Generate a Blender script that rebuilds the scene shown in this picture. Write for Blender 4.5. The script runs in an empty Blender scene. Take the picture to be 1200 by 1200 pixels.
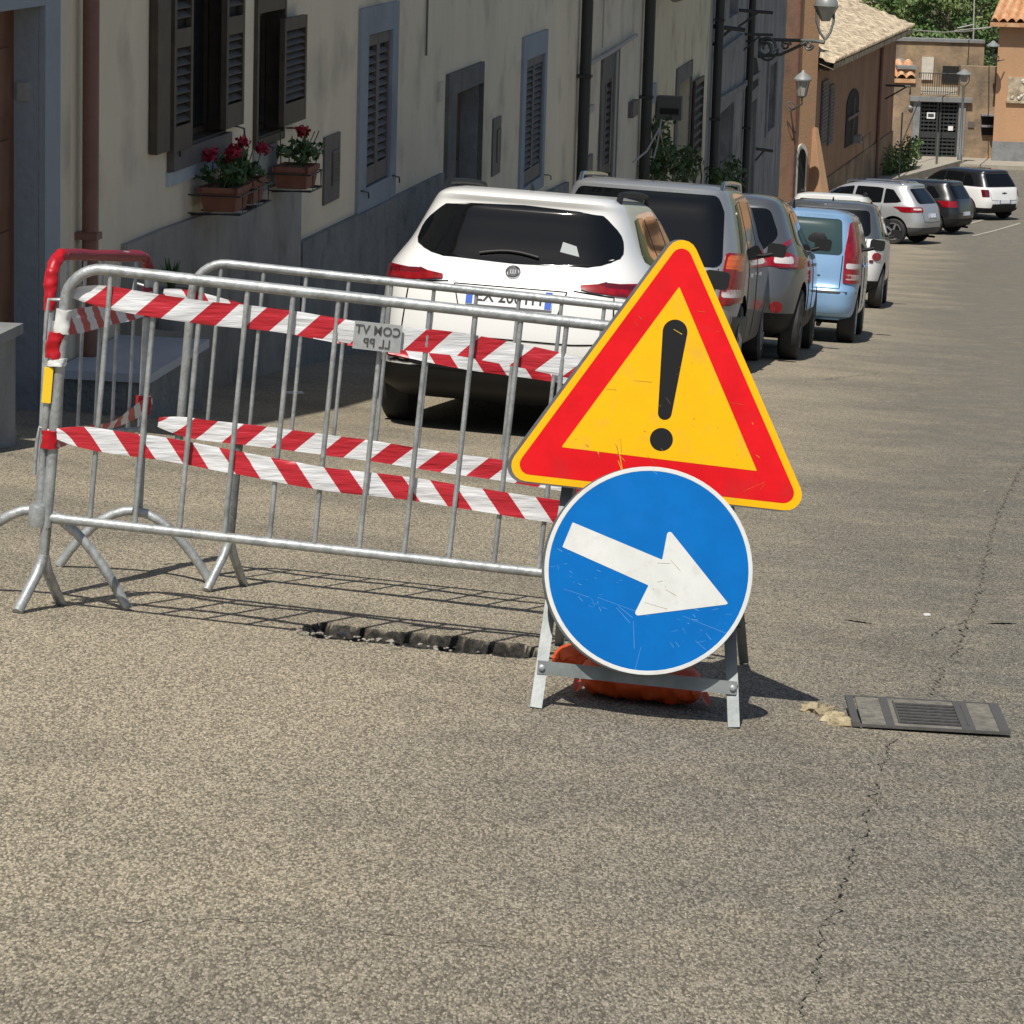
import bpy, bmesh, math, random
from mathutils import Vector, Matrix
from mathutils import noise as mn
random.seed(7)
V = Vector
scene = bpy.context.scene
COL = scene.collection

# ------------------------------------------------------------------ camera, world, sun, exposure
F = 3850.0; PITCH = math.radians(11.3); ROLL = 0.03
fw = V((0, math.cos(PITCH), -math.sin(PITCH)))
_r = V((1, 0, 0)); _u = _r.cross(fw)
r2 = _r*math.cos(ROLL) + _u*math.sin(ROLL)
u2 = _u*math.cos(ROLL) - _r*math.sin(ROLL)
cam = bpy.data.cameras.new('camera'); camo = bpy.data.objects.new('camera', cam); COL.objects.link(camo)
camo.matrix_world = Matrix(((r2.x, u2.x, -fw.x, 0), (r2.y, u2.y, -fw.y, 0), (r2.z, u2.z, -fw.z, 0), (0, 0, 0, 1)))
cam.sensor_width = 36; cam.lens = 36*F/1200; cam.clip_end = 3000; cam.clip_start = 0.1
scene.camera = camo

SUN_EL = math.radians(58); SUN_HEAD = math.radians(16)      # shadows fall away from the camera, 16 degrees to the right
world = bpy.data.worlds.new('World'); scene.world = world; world.use_nodes = True
wn = world.node_tree; wn.nodes.clear()
sky = wn.nodes.new('ShaderNodeTexSky'); sky.sky_type = 'NISHITA'; sky.sun_disc = False
sky.sun_elevation = SUN_EL; sky.sun_rotation = math.pi + SUN_HEAD
sky.altitude = 300; sky.dust_density = 1.5
bg = wn.nodes.new('ShaderNodeBackground'); bg.inputs[1].default_value = 0.076
wo = wn.nodes.new('ShaderNodeOutputWorld')
wn.links.new(sky.outputs[0], bg.inputs[0]); wn.links.new(bg.outputs[0], wo.inputs[0])
sl = bpy.data.lights.new('sun', 'SUN'); sl.energy = 4.9; sl.angle = math.radians(0.4); sl.color = (1, .95, .87)
so = bpy.data.objects.new('sun', sl); COL.objects.link(so)
ldir = V((math.sin(SUN_HEAD)*math.cos(SUN_EL), math.cos(SUN_HEAD)*math.cos(SUN_EL), -math.sin(SUN_EL)))
so.rotation_euler = ldir.to_track_quat('-Z', 'Y').to_euler(); so.location = (-5, -8, 30)
scene.view_settings.view_transform = 'Standard'; scene.view_settings.look = 'None'
scene.view_settings.exposure = 0.0; scene.view_settings.gamma = 1

# ------------------------------------------------------------------ the lie of the land
SD = V((0.1357, 0.9908, 0)); TD = V((0.9908, -0.1357, 0))   # along the street, across it to the right
TW = -5.1                                                    # the line of the house fronts
_S = [-60, -30, 0, 9.2, 21, 37.6, 60, 83, 90, 100, 136, 200, 900]
_Z = [3, .9, -1.52, -2.41, -3.70, -5.33, -7.5, -9.60, -10.12, -10.6, -11.75, -13, -16]
def interp(x, X, Y):
    if x <= X[0]: return Y[0]
    if x >= X[-1]: return Y[-1]
    for i in range(len(X)-1):
        if x <= X[i+1]: return Y[i] + (Y[i+1]-Y[i])*(x-X[i])/(X[i+1]-X[i])
def As(s):    # smoothed profile
    return sum(interp(s+d, _S, _Z)*w for d, w in ((-2.4, .15), (-1.2, .2), (0, .3), (1.2, .2), (2.4, .15)))
def G(x, y):
    s = x*SD.x+y*SD.y; t = x*TD.x+y*TD.y
    c = interp(s, [0, 12, 21, 40, 80], [.07, .07, .035, .03, 0])
    f = t if t < -.7 else (-.7+ .5*(1-math.exp(-(t+.7)/.5)))
    if t > 2: f -= min(t-2, 8)*.25
    return As(s) - c*(max(f, -7)+.9)
def ray(px, py): return fw + r2*((px-600)/F) - u2*((py-600)/F)
def at(px, py, d): return ray(px, py)*d
def gp(px, py, lift=0.0):
    """point of the road seen at a place of the photograph"""
    r = ray(px, py); lo, hi = 3.0, 400.0
    d = lo
    while d < hi:
        p = r*d
        if p.z < G(p.x, p.y)+lift: break
        d *= 1.02
    a, b = d/1.02, d
    for _ in range(30):
        m = (a+b)/2; p = r*m
        if p.z < G(p.x, p.y)+lift: b = m
        else: a = m
    return r*b
def W(s, t, z): return V((s*SD.x+t*TD.x, s*SD.y+t*TD.y, z))
def fp(px, py, t=TW):
    r = ray(px, py); k = t/(r.x*TD.x+r.y*TD.y); p = r*k
    return p.x*SD.x+p.y*SD.y, p.z
def frect(x0, y0, x1, y1, t=TW):
    xm, ym = (x0+x1)/2, (y0+y1)/2
    s0, s1 = fp(x0, ym, t)[0], fp(x1, ym, t)[0]
    return s0, s1, fp(xm, y1, t)[1], fp(xm, y0, t)[1]
def Gs(s, t): p = W(s, t, 0); return G(p.x, p.y)

# ------------------------------------------------------------------ materials
def mat(name, col, rough=.7, metal=0, spec=.5, var=None, vscale=3, bump=0, bscale=40, coat=0, emit=None, vlo=.35, vhi=.65, detail=6, stretch=None, var2=None, v2scale=30, v2amt=.5):
    m = bpy.data.materials.new(name); m.use_nodes = True; n = m.node_tree; b = n.nodes['Principled BSDF']
    b.inputs['Base Color'].default_value = (*col, 1); b.inputs['Roughness'].default_value = rough
    b.inputs['Metallic'].default_value = metal; b.inputs['Specular IOR Level'].default_value = spec
    b.inputs['Coat Weight'].default_value = coat; b.inputs['Coat Roughness'].default_value = .04
    tc = n.nodes.new('ShaderNodeTexCoord'); src = tc.outputs['Object']
    if stretch:
        mp = n.nodes.new('ShaderNodeMapping'); mp.inputs['Scale'].default_value = stretch
        n.links.new(src, mp.inputs[0]); src = mp.outputs[0]
    out = None
    if var:
        nz = n.nodes.new('ShaderNodeTexNoise'); nz.inputs['Scale'].default_value = vscale; nz.inputs['Detail'].default_value = detail
        nz.inputs['Roughness'].default_value = .62
        n.links.new(src, nz.inputs['Vector'])
        rp = n.nodes.new('ShaderNodeValToRGB'); rp.color_ramp.elements[0].position = vlo; rp.color_ramp.elements[1].position = vhi
        rp.color_ramp.elements[0].color = (*col, 1); rp.color_ramp.elements[1].color = (*var, 1)
        n.links.new(nz.outputs['Fac'], rp.inputs[0]); out = rp.outputs[0]
        if var2:
            nz2 = n.nodes.new('ShaderNodeTexNoise'); nz2.inputs['Scale'].default_value = v2scale; nz2.inputs['Detail'].default_value = 8
            n.links.new(tc.outputs['Object'], nz2.inputs['Vector'])
            r3 = n.nodes.new('ShaderNodeValToRGB'); r3.color_ramp.elements[0].position = .55; r3.color_ramp.elements[1].position = .75
            r3.color_ramp.elements[0].color = (0, 0, 0, 1); r3.color_ramp.elements[1].color = (v2amt, v2amt, v2amt, 1)
            n.links.new(nz2.outputs['Fac'], r3.inputs[0])
            mx = n.nodes.new('ShaderNodeMix'); mx.data_type = 'RGBA'
            n.links.new(r3.outputs[0], mx.inputs[0]); n.links.new(out, mx.inputs[6]); mx.inputs[7].default_value = (*var2, 1); out = mx.outputs[2]
        n.links.new(out, b.inputs['Base Color'])
    if bump:
        bz = n.nodes.new('ShaderNodeTexNoise'); bz.inputs['Scale'].default_value = bscale; bz.inputs['Detail'].default_value = 5
        n.links.new(tc.outputs['Object'], bz.inputs['Vector'])
        bp = n.nodes.new('ShaderNodeBump'); bp.inputs['Strength'].default_value = min(1, bump); bp.inputs['Distance'].default_value = .02
        n.links.new(bz.outputs['Fac'], bp.inputs['Height']); n.links.new(bp.outputs[0], b.inputs['Normal'])
    return m

def asphalt():
    m = bpy.data.materials.new('asphalt'); m.use_nodes = True; n = m.node_tree; L = n.links; N = n.nodes; b = N['Principled BSDF']
    b.inputs['Roughness'].default_value = .85; b.inputs['Specular IOR Level'].default_value = .3
    g = N.new('ShaderNodeNewGeometry'); pos = g.outputs['Position']
    def noise(scale, det=4, rough=.5, src=pos):
        a = N.new('ShaderNodeTexNoise'); a.inputs['Scale'].default_value = scale; a.inputs['Detail'].default_value = det; a.inputs['Roughness'].default_value = rough
        L.new(src, a.inputs['Vector']); return a.outputs['Fac']
    def ramp(x, p0, c0, p1, c1):
        r = N.new('ShaderNodeValToRGB'); e = r.color_ramp.elements
        e[0].position, e[1].position = p0, p1; e[0].color = (*c0, 1); e[1].color = (*c1, 1); L.new(x, r.inputs[0]); return r.outputs[0]
    def mix(f, a, c, mode='MIX'):
        x = N.new('ShaderNodeMix'); x.data_type = 'RGBA'; x.blend_type = mode
        if isinstance(f, float): x.inputs[0].default_value = f
        else: L.new(f, x.inputs[0])
        if isinstance(a, tuple): x.inputs[6].default_value = (*a, 1)
        else: L.new(a, x.inputs[6])
        if isinstance(c, tuple): x.inputs[7].default_value = (*c, 1)
        else: L.new(c, x.inputs[7])
        return x.outputs[2]
    # worn grey lane to the right of a wandering line, paler dusty surface to the left
    sp = N.new('ShaderNodeSeparateXYZ'); L.new(pos, sp.inputs[0])
    def math_(op, a, c):
        x = N.new('ShaderNodeMath'); x.operation = op
        for i, q in enumerate((a, c)):
            if isinstance(q, (int, float)): x.inputs[i].default_value = q
            else: L.new(q, x.inputs[i])
        return x.outputs[0]
    t = math_('SUBTRACT', math_('MULTIPLY', sp.outputs['X'], TD.x), math_('MULTIPLY', sp.outputs['Y'], -TD.y))
    t = math_('ADD', t, math_('MULTIPLY', math_('SUBTRACT', noise(.45, 4), .5), 3.4))
    lane = ramp(math_('ADD', math_('MULTIPLY', t, .30), .74), .3, (0, 0, 0), .72, (1, 1, 1))
    base = mix(lane, (.356, .313, .235), (.180, .171, .148))
    base = mix(ramp(noise(.7, 6, .62), .44, (0, 0, 0), .62, (.62, .62, .62)), base, (.185, .168, .138))
    base = mix(ramp(noise(3.1, 6, .7), .47, (0, 0, 0), .68, (.40, .40, .40)), base, (.37, .32, .235))
    vo = N.new('ShaderNodeTexVoronoi'); vo.inputs['Scale'].default_value = 210; mpv = N.new('ShaderNodeMapping'); mpv.inputs['Scale'].default_value = (1, .33, .33); L.new(pos, mpv.inputs[0]); L.new(mpv.outputs[0], vo.inputs['Vector'])
    sv = N.new('ShaderNodeSeparateColor'); L.new(vo.outputs['Color'], sv.inputs[0])
    grain = ramp(sv.outputs[0], .05, (.50, .49, .47), .95, (1.60, 1.57, 1.50))
    base = mix(1.0, base, grain, 'MULTIPLY')
    gaps = ramp(vo.outputs['Distance'], .25, (1, 1, 1), .80, (.55, .55, .55))
    base = mix(1.0, base, gaps, 'MULTIPLY')
    base = mix(ramp(noise(90, 3, .7, mpv.outputs[0]), .50, (0, 0, 0), .66, (.30, .30, .30)), base, (.14, .125, .10))
    base = mix(ramp(noise(110, 2, .5, mpv.outputs[0]), .66, (0, 0, 0), .73, (.7, .7, .7)), base, (.56, .50, .40))
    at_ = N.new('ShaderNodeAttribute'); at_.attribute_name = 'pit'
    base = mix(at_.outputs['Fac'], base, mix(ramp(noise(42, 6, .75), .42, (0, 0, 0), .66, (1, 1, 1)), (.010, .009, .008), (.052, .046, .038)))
    L.new(base, b.inputs['Base Color'])
    bp = N.new('ShaderNodeBump'); bp.inputs['Strength'].default_value = .5; bp.inputs['Distance'].default_value = .003
    L.new(math_('ADD', math_('MULTIPLY', vo.outputs['Distance'], -.8), noise(70, 5, .7)), bp.inputs['Height']); L.new(bp.outputs[0], b.inputs['Normal'])
    return m

def plaster(name, c1, c2, stain, sc=.9):
    m = mat(name, c1, .9, spec=.2, var=c2, vscale=sc, bump=.5, bscale=14, stretch=(1, 1, .35), var2=stain, v2scale=1.3, v2amt=.75, vlo=.3, vhi=.7)
    return m

def tape_mat():
    m = bpy.data.materials.new('red_white_tape'); m.use_nodes = True; n = m.node_tree; L = n.links; N = n.nodes; b = N['Principled BSDF']
    uv = N.new('ShaderNodeUVMap'); sp = N.new('ShaderNodeSeparateXYZ'); L.new(uv.outputs[0], sp.inputs[0])
    fr = N.new('ShaderNodeMath'); fr.operation = 'FRACT'; L.new(sp.outputs[0], fr.inputs[0])
    gt = N.new('ShaderNodeMath'); gt.operation = 'GREATER_THAN'; gt.inputs[1].default_value = .52; L.new(fr.outputs[0], gt.inputs[0])
    mx = N.new('ShaderNodeMix'); mx.data_type = 'RGBA'; L.new(gt.outputs[0], mx.inputs[0])
    mx.inputs[6].default_value = (.68, .69, .70, 1); mx.inputs[7].default_value = (.46, .018, .03, 1)
    L.new(mx.outputs[2], b.inputs['Base Color']); b.inputs['Roughness'].default_value = .38
    b.inputs['Transmission Weight'].default_value = 0.0
    nz = N.new('ShaderNodeTexNoise'); nz.inputs['Scale'].default_value = 45; tc = N.new('ShaderNodeTexCoord')
    mp = N.new('ShaderNodeMapping'); mp.inputs['Scale'].default_value = (.25, .25, 1.6); L.new(tc.outputs['Object'], mp.inputs[0]); L.new(mp.outputs[0], nz.inputs['Vector'])
    bp = N.new('ShaderNodeBump'); bp.inputs['Strength'].default_value = .7; bp.inputs['Distance'].default_value = .006; L.new(nz.outputs['Fac'], bp.inputs['Height']); L.new(bp.outputs[0], b.inputs['Normal'])
    return m

M = {}
M['asphalt'] = asphalt()
M['tape'] = tape_mat()
M['galv'] = mat('galvanised_steel', (.29, .31, .31), .5, .5, var=(.47, .49, .49), vscale=22, bump=.12, bscale=70, var2=(.20, .19, .17), v2scale=34, v2amt=.7, stretch=(1, 1, .6))
M['galv_stand'] = mat('zinc_steel', (.17, .19, .185), .5, .35, var=(.27, .29, .285), vscale=9, bump=.03, bscale=60)
M['rubber'] = mat('black_rubber', (.018, .018, .019), .75, var=(.035, .034, .033), vscale=9)
M['black_plastic'] = mat('black_plastic', (.012, .012, .013), .55, spec=.3)
M['dark_under'] = mat('dark_underside', (.008, .008, .008), .95, spec=.1)
M['grey_trim'] = mat('grey_trim', (.06, .06, .062), .6)
M['alloy'] = mat('alloy', (.5, .5, .51), .35, .8)
M['steel_wheel'] = mat('dark_wheel', (.09, .09, .09), .5, .3)
M['chrome'] = mat('chrome', (.75, .75, .76), .15, 1)
M['red_film'] = mat('red_film', (.60, .002, .006), .45, spec=.25, var=(.70, .004, .008), vscale=14, var2=(.42, .02, .02), v2scale=9, v2amt=.5)
M['yellow_film'] = mat('yellow_film', (.84, .45, .001), .5, spec=.2, var=(.80, .42, .002), vscale=10, var2=(.55, .33, .05), v2scale=16, v2amt=.45)
M['red_wrap'] = mat('red_wrap', (.46, .006, .012), .4, spec=.35, var=(.34, .01, .02), vscale=30)
M['dark_red_film'] = mat('dark_red_film', (.22, .010, .022), .45)  # darker tone of the red tape, for the top rail and far post
M['blue_film'] = mat('blue_film', (.0005, .125, .42), .5, spec=.15, var=(.0005, .145, .48), vscale=7, var2=(.01, .16, .54), v2scale=8, v2amt=.4)
M['white_film'] = mat('white_film', (.68, .69, .66), .5, spec=.25, var=(.62, .63, .60), vscale=12, var2=(.45, .44, .38), v2scale=30, v2amt=.35)
M['black_film'] = mat('black_film', (.008, .008, .009), .6, spec=.25)
M['sign_grey'] = mat('sign_back', (.16, .17, .17), .5, .5, var=(.10, .10, .10), vscale=14)
M['scratch'] = mat('scratch', (.10, .28, .56), .6)
M['scratch_dark'] = mat('scuff', (.25, .15, .02), .6)
M['orange_cloth'] = mat('orange_sack', (.70, .095, .010), .55, var=(.58, .07, .012), vscale=6, bump=.25, bscale=18)
M['glass'] = mat('car_glass', (.005, .006, .007), .04, spec=.4)
M['glass_teal'] = mat('tinted_glass', (.030, .060, .064), .05, spec=.6)
M['window_glass'] = mat('window_glass', (.035, .04, .045), .15, spec=.5, var=(.05, .055, .06), vscale=2)
M['lamp_red'] = mat('red_lamp', (.16, .002, .006), .12, spec=.6, coat=.6, var=(.34, .004, .010), vscale=20)
M['lamp_dark'] = mat('dark_red_lamp', (.10, .004, .010), .12, coat=1)
M['lamp_orange'] = mat('orange_lamp', (.75, .13, .01), .15, coat=1)
M['lamp_white'] = mat('clear_lamp', (.62, .58, .56), .15, coat=1)
M['white_paint'] = mat('white_paint', (.74, .74, .72), .32, coat=.8)
M['silver_paint'] = mat('silver_paint', (.36, .37, .38), .35, .55, coat=.8)
M['silver2_paint'] = mat('bright_silver_paint', (.46, .47, .48), .35, .5, coat=.8)
M['grey_paint'] = mat('dark_grey_paint', (.13, .135, .145), .35, .5, coat=.9)
M['blue_paint'] = mat('light_blue_paint', (.25, .42, .64), .35, .3, coat=.8)
M['black_paint'] = mat('black_paint', (.012, .012, .014), .3, coat=1)
M['plate_white'] = mat('plate_white', (.72, .73, .74), .4)
M['plate_blue'] = mat('plate_blue', (.02, .10, .50), .4)
M['ink'] = mat('ink', (.015, .015, .02), .6)
M['cream'] = plaster('cream_plaster', (.76, .665, .50), (.63, .56, .43), (.40, .35, .28))
M['cream2'] = plaster('pale_plaster', (.66, .60, .48), (.54, .49, .40), (.33, .30, .25))
M['cream3'] = plaster('yellowish_plaster', (.64, .58, .42), (.53, .48, .36), (.33, .27, .15))
M['greyhouse'] = plaster('weathered_plaster', (.34, .34, .335), (.19, .19, .19), (.10, .10, .10), 1.4)
M['bluegrey'] = plaster('blue_grey_surround', (.30, .335, .375), (.26, .295, .33), (.20, .22, .24))
M['plinth'] = mat('rough_plinth', (.165, .178, .176), .95, var=(.24, .25, .242), vscale=1.8, bump=1, bscale=26, var2=(.07, .075, .075), v2scale=3, v2amt=.7)
M['plinth2'] = mat('smooth_plinth', (.32, .31, .28), .9, var=(.21, .205, .19), vscale=1.5, bump=.4, bscale=12, var2=(.11, .105, .09), v2scale=3, v2amt=.7)
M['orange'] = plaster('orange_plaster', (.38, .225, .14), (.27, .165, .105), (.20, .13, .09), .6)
M['orange_lit'] = plaster('lit_apricot_plaster', (.50, .295, .165), (.40, .245, .145), (.34, .25, .175), .8)  # orange plaster in a brighter, sunlit tone; the apricot house shares it
M['stonewall'] = mat('mottled_wall', (.36, .26, .17), .95, spec=.1, var=(.15, .125, .095), vscale=.8, bump=.8, bscale=9, var2=(.42, .30, .17), v2scale=1.3, v2amt=.8)
M['brown'] = mat('brown_shutter', (.050, .037, .027), .6, var=(.080, .058, .040), vscale=6)
M['grey_shutter'] = mat('grey_brown_shutter', (.100, .088, .086), .65, var=(.130, .112, .106), vscale=6)
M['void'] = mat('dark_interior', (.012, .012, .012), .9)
M['jamb'] = mat('dark_stone', (.10, .10, .095), .9, var=(.16, .155, .14), vscale=3, bump=.5)
M['stone'] = mat('grey_stone', (.24, .245, .245), .85, var=(.17, .175, .175), vscale=2.5, bump=.6, bscale=14)
M['marble'] = mat('pale_marble', (.46, .50, .54), .5, var=(.38, .42, .46), vscale=3)
M['copper_pipe'] = mat('brown_pipe', (.155, .075, .055), .5, var=(.20, .10, .072), vscale=5)
M['dark_pipe'] = mat('dark_pipe', (.028, .028, .026), .5)
M['door_wood'] = mat('door_wood', (.17, .065, .025), .5, var=(.11, .042, .018), vscale=2.5, stretch=(4, 4, .5))
M['iron'] = mat('wrought_iron', (.025, .025, .026), .55)
M['lamp_iron'] = mat('grey_iron', (.13, .14, .13), .5, .3)
M['lantern_glass'] = mat('lantern_glass', (.34, .33, .28), .2)
M['lantern_cap'] = mat('lantern_cap', (.26, .27, .26), .45, .2)
M['terracotta'] = mat('terracotta', (.20, .075, .045), .85, var=(.26, .11, .07), vscale=8)
M['tile_pale'] = mat('pale_roof_tile', (.62, .53, .38), .9, spec=.1, var=(.24, .185, .13), vscale=3.6, bump=.4, bscale=12, var2=(.24, .19, .13), v2scale=4, v2amt=.8)
M['tile_red'] = mat('red_roof_tile', (.52, .25, .12), .9, spec=.1, var=(.60, .40, .24), vscale=3, bump=.4, bscale=12, var2=(.25, .14, .08), v2scale=5, v2amt=.8)
M['leaf'] = mat('dark_leaf', (.035, .075, .018), .6, var=(.06, .11, .03), vscale=20)
M['leaf_tree'] = mat('tree_leaf', (.050, .105, .022), .6, var=(.10, .17, .045), vscale=.7)
M['leaf_tree2'] = mat('pale_tree_leaf', (.12, .17, .05), .6, var=(.19, .24, .09), vscale=.7)
M['bark'] = mat('bark', (.08, .06, .045), .9, var=(.12, .09, .07), vscale=6)
M['blossom'] = mat('red_blossom', (.36, .008, .012), .6)
M['blossom_pink'] = mat('magenta_blossom', (.34, .008, .035), .6)
M['pavement'] = mat('pale_pavement', (.38, .34, .27), .9, var=(.31, .28, .23), vscale=1.4, bump=.3, var2=(.22, .2, .17), v2scale=3, v2amt=.5)
M['plaza'] = mat('far_road', (.22, .20, .165), .9, var=(.17, .16, .135), vscale=.7)
M['hill'] = mat('hillside', (.06, .09, .03), .95, var=(.12, .12, .05), vscale=.05)
M['cast_iron'] = mat('cast_iron', (.11, .107, .10), .6, .25, var=(.10, .095, .09), vscale=16, bump=.3)
M['crack'] = mat('crack_dark', (.10, .09, .072), .95, var=(.17, .15, .115), vscale=30)
M['drain_bed'] = mat('drain_concrete', (.12, .112, .095), .95, var=(.21, .195, .16), vscale=30, bump=.6)
M['rock'] = mat('concrete_lump', (.50, .42, .26), .9, var=(.28, .23, .14), vscale=14, bump=.8)
M['rubble'] = mat('pale_rubble', (.34, .31, .26), .9, var=(.20, .18, .15), vscale=20)
M['paper'] = mat('white_litter', (.75, .75, .74), .7)
M['paper_dim'] = mat('faded_sticker', (.30, .33, .33), .6)
M['cable'] = mat('cable', (.12, .12, .11), .7)
M['pale_cable'] = mat('pale_cable', (.36, .35, .32), .7)
M['shop_box'] = mat('grey_sign_box', (.09, .09, .085), .6)
M['white_plaster'] = mat('white_arch_stone', (.60, .57, .50), .85, var=(.5, .47, .4), vscale=4)
M['gate_metal'] = mat('gate_metal', (.045, .050, .050), .5, .3)
M['yellow_sticker'] = mat('yellow_sticker', (.85, .55, .02), .4)
M['plate_metal'] = mat('plate_metal', (.52, .54, .55), .4, .5, var=(.42, .44, .45), vscale=40)
M['road_paint'] = mat('worn_road_paint', (.46, .42, .33), .9, var=(.25, .23, .19), vscale=6)

# ------------------------------------------------------------------ mesh helpers
class MB:
    def __init__(self): self.v = []; self.f = []; self.mi = []; self.uv = None
    def add(self, vs, fs, m=0):
        o = len(self.v); self.v += [V(p) for p in vs]; self.f += [tuple(i+o for i in f) for f in fs]; self.mi += [m]*len(fs); return self
    def box(self, c, sx, sy, sz, ax=None, m=0):
        X, Y, Z = ax if ax else (V((1, 0, 0)), V((0, 1, 0)), V((0, 0, 1)))
        c = V(c); vs = [c + X*(a*sx/2) + Y*(b*sy/2) + Z*(d*sz/2) for a in (-1, 1) for b in (-1, 1) for d in (-1, 1)]
        return self.add(vs, [(0, 1, 3, 2), (4, 6, 7, 5), (0, 4, 5, 1), (2, 3, 7, 6), (0, 2, 6, 4), (1, 5, 7, 3)], m)
    def fbox(self, s0, s1, z0, z1, t0, t1, m=0):
        vs = [W(s, t, z) for s in (s0, s1) for t in (t0, t1) for z in (z0, z1)]
        return self.add(vs, [(0, 1, 3, 2), (4, 6, 7, 5), (0, 4, 5, 1), (2, 3, 7, 6), (0, 2, 6, 4), (1, 5, 7, 3)], m)
    def bar(self, a, b, w, h, up=V((0, 0, 1)), m=0):
        a, b = V(a), V(b); d = (b-a); L = d.length; d.normalize(); s = d.cross(up).normalized(); u = s.cross(d)
        return self.box((a+b)/2, L, w, h, (d, s, u), m)
    def tube(self, pts, r, seg=10, caps=True, m=0):
        pts = [V(p) for p in pts]; n = len(pts); rs = r if isinstance(r, (list, tuple)) else [r]*n
        o = len(self.v); T = []
        for i in range(n):
            a = pts[max(0, i-1)]; b = pts[min(n-1, i+1)]; T.append((b-a).normalized())
        u = T[0].cross(V((0, 0, 1)));
        if u.length < .05: u = T[0].cross(V((1, 0, 0)))
        u.normalize()
        for i in range(n):
            u = (u - T[i]*u.dot(T[i])).normalized(); w = T[i].cross(u)
            for k in range(seg):
                a = 2*math.pi*k/seg; self.v.append(pts[i] + (u*math.cos(a)+w*math.sin(a))*rs[i])
        for i in range(n-1):
            for k in range(seg):
                self.f.append((o+i*seg+k, o+i*seg+(k+1) % seg, o+(i+1)*seg+(k+1) % seg, o+(i+1)*seg+k)); self.mi.append(m)
        if caps:
            self.f.append(tuple(o+k for k in range(seg))[::-1]); self.mi.append(m)
            self.f.append(tuple(o+(n-1)*seg+k for k in range(seg))); self.mi.append(m)
        return self
    def lathe(self, prof, c=V((0, 0, 0)), ax=(V((1, 0, 0)), V((0, 1, 0)), V((0, 0, 1))), seg=24, m=0):
        X, Y, Z = ax; o = len(self.v); n = len(prof)
        for r, z in prof:
            for k in range(seg):
                a = 2*math.pi*k/seg; self.v.append(V(c) + X*(r*math.cos(a)) + Y*(r*math.sin(a)) + Z*z)
        for i in range(n-1):
            for k in range(seg):
                self.f.append((o+i*seg+k, o+i*seg+(k+1) % seg, o+(i+1)*seg+(k+1) % seg, o+(i+1)*seg+k)); self.mi.append(m)
        if prof[0][0] > 1e-6: self.f.append(tuple(o+k for k in range(seg))[::-1]); self.mi.append(m)
        if prof[-1][0] > 1e-6: self.f.append(tuple(o+(n-1)*seg+k for k in range(seg))); self.mi.append(m)
        return self
    def prism(self, poly, o, X, Y, d0, d1, m=0):
        """flat outline poly (2-D) on plane o,X,Y extruded along the plane normal from d0 to d1"""
        Z = X.cross(Y); n = len(poly)
        vs = [o + X*a + Y*b + Z*d0 for a, b in poly] + [o + X*a + Y*b + Z*d1 for a, b in poly]
        fs = [tuple(range(n))[::-1], tuple(range(n, 2*n))] + [(i, (i+1) % n, n+(i+1) % n, n+i) for i in range(n)]
        return self.add(vs, fs, m)
    def blob(self, c, rx, ry, rz, seed=0, rough=.25, sub=2, m=0):
        b = bmesh.new(); bmesh.ops.create_icosphere(b, subdivisions=sub, radius=1)
        vs = []
        for v in b.verts:
            k = 1 + rough*mn.noise(v.co*1.7 + V((seed*3.1, seed*1.7, seed)))*1.6
            vs.append(V(c)+V((v.co.x*rx*k, v.co.y*ry*k, v.co.z*rz*k)))
        self.add(vs, [tuple(x.index for x in f.verts) for f in b.faces], m); b.free(); return self
    def leaves(self, c, rx, ry, rz, n, size, m=0, shell=.4, rng=random):
        c = V(c)
        for _ in range(n):
            d = V((rng.gauss(0, 1), rng.gauss(0, 1), rng.gauss(0, 1))); d.normalize(); k = shell+(1-shell)*rng.random()
            p = c + V((d.x*rx*k, d.y*ry*k, d.z*rz*k))
            a = V((rng.gauss(0, 1), rng.gauss(0, 1), rng.gauss(0, 1))).normalized(); b = a.cross(d+V((.01, 0, 0))).normalized()
            s = size*(.6+.8*rng.random())
            self.add([p-a*s*.5, p+b*s*.3, p+a*s*.5, p-b*s*.3], [(0, 1, 2, 3)], m)
        return self
    def build(self, name, mats, parent=None, smooth=None, local=False, origin=None, kind=None):
        me = bpy.data.meshes.new(name)
        if local: off = V((0, 0, 0))
        elif parent is not None: off = TR(parent)
        else:
            if origin is None and self.v:
                xs = [p.x for p in self.v]; ys = [p.y for p in self.v]; zs = [p.z for p in self.v]
                origin = V(((min(xs)+max(xs))/2, (min(ys)+max(ys))/2, min(zs)))
            off = V(origin)
        me.from_pydata([tuple(p-off) for p in self.v], [], self.f)
        if not isinstance(mats, (list, tuple)): mats = [mats]
        for q in mats: me.materials.append(q)
        me.polygons.foreach_set('material_index', self.mi)
        if self.uv:
            ul = me.uv_layers.new(name='UVMap')
            for l in me.loops: ul.data[l.index].uv = self.uv[l.vertex_index]
        bm = bmesh.new(); bm.from_mesh(me); bmesh.ops.recalc_face_normals(bm, faces=bm.faces); bm.to_mesh(me); bm.free()
        if smooth is not None:
            me.polygons.foreach_set('use_smooth', [True]*len(me.polygons)); me.set_sharp_from_angle(angle=math.radians(smooth))
        o = bpy.data.objects.new(name, me); COL.objects.link(o)
        if parent is not None:
            o.parent = parent
        else: o.location = off
        if kind: o['kind'] = kind
        return o
_TR = {}
def TR(o):
    p = V((0, 0, 0))
    while o is not None: p += V(o.location); o = o.parent
    return p
def thing(name, label, cat, loc, group=None):
    o = bpy.data.objects.new(name, None); COL.objects.link(o); o.location = loc; o.empty_display_size = .2
    o['label'] = label; o['category'] = cat
    if group: o['group'] = group
    return o
def tag(o, label, cat, group=None):
    o['label'] = label; o['category'] = cat
    if group: o['group'] = group
    return o
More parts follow.
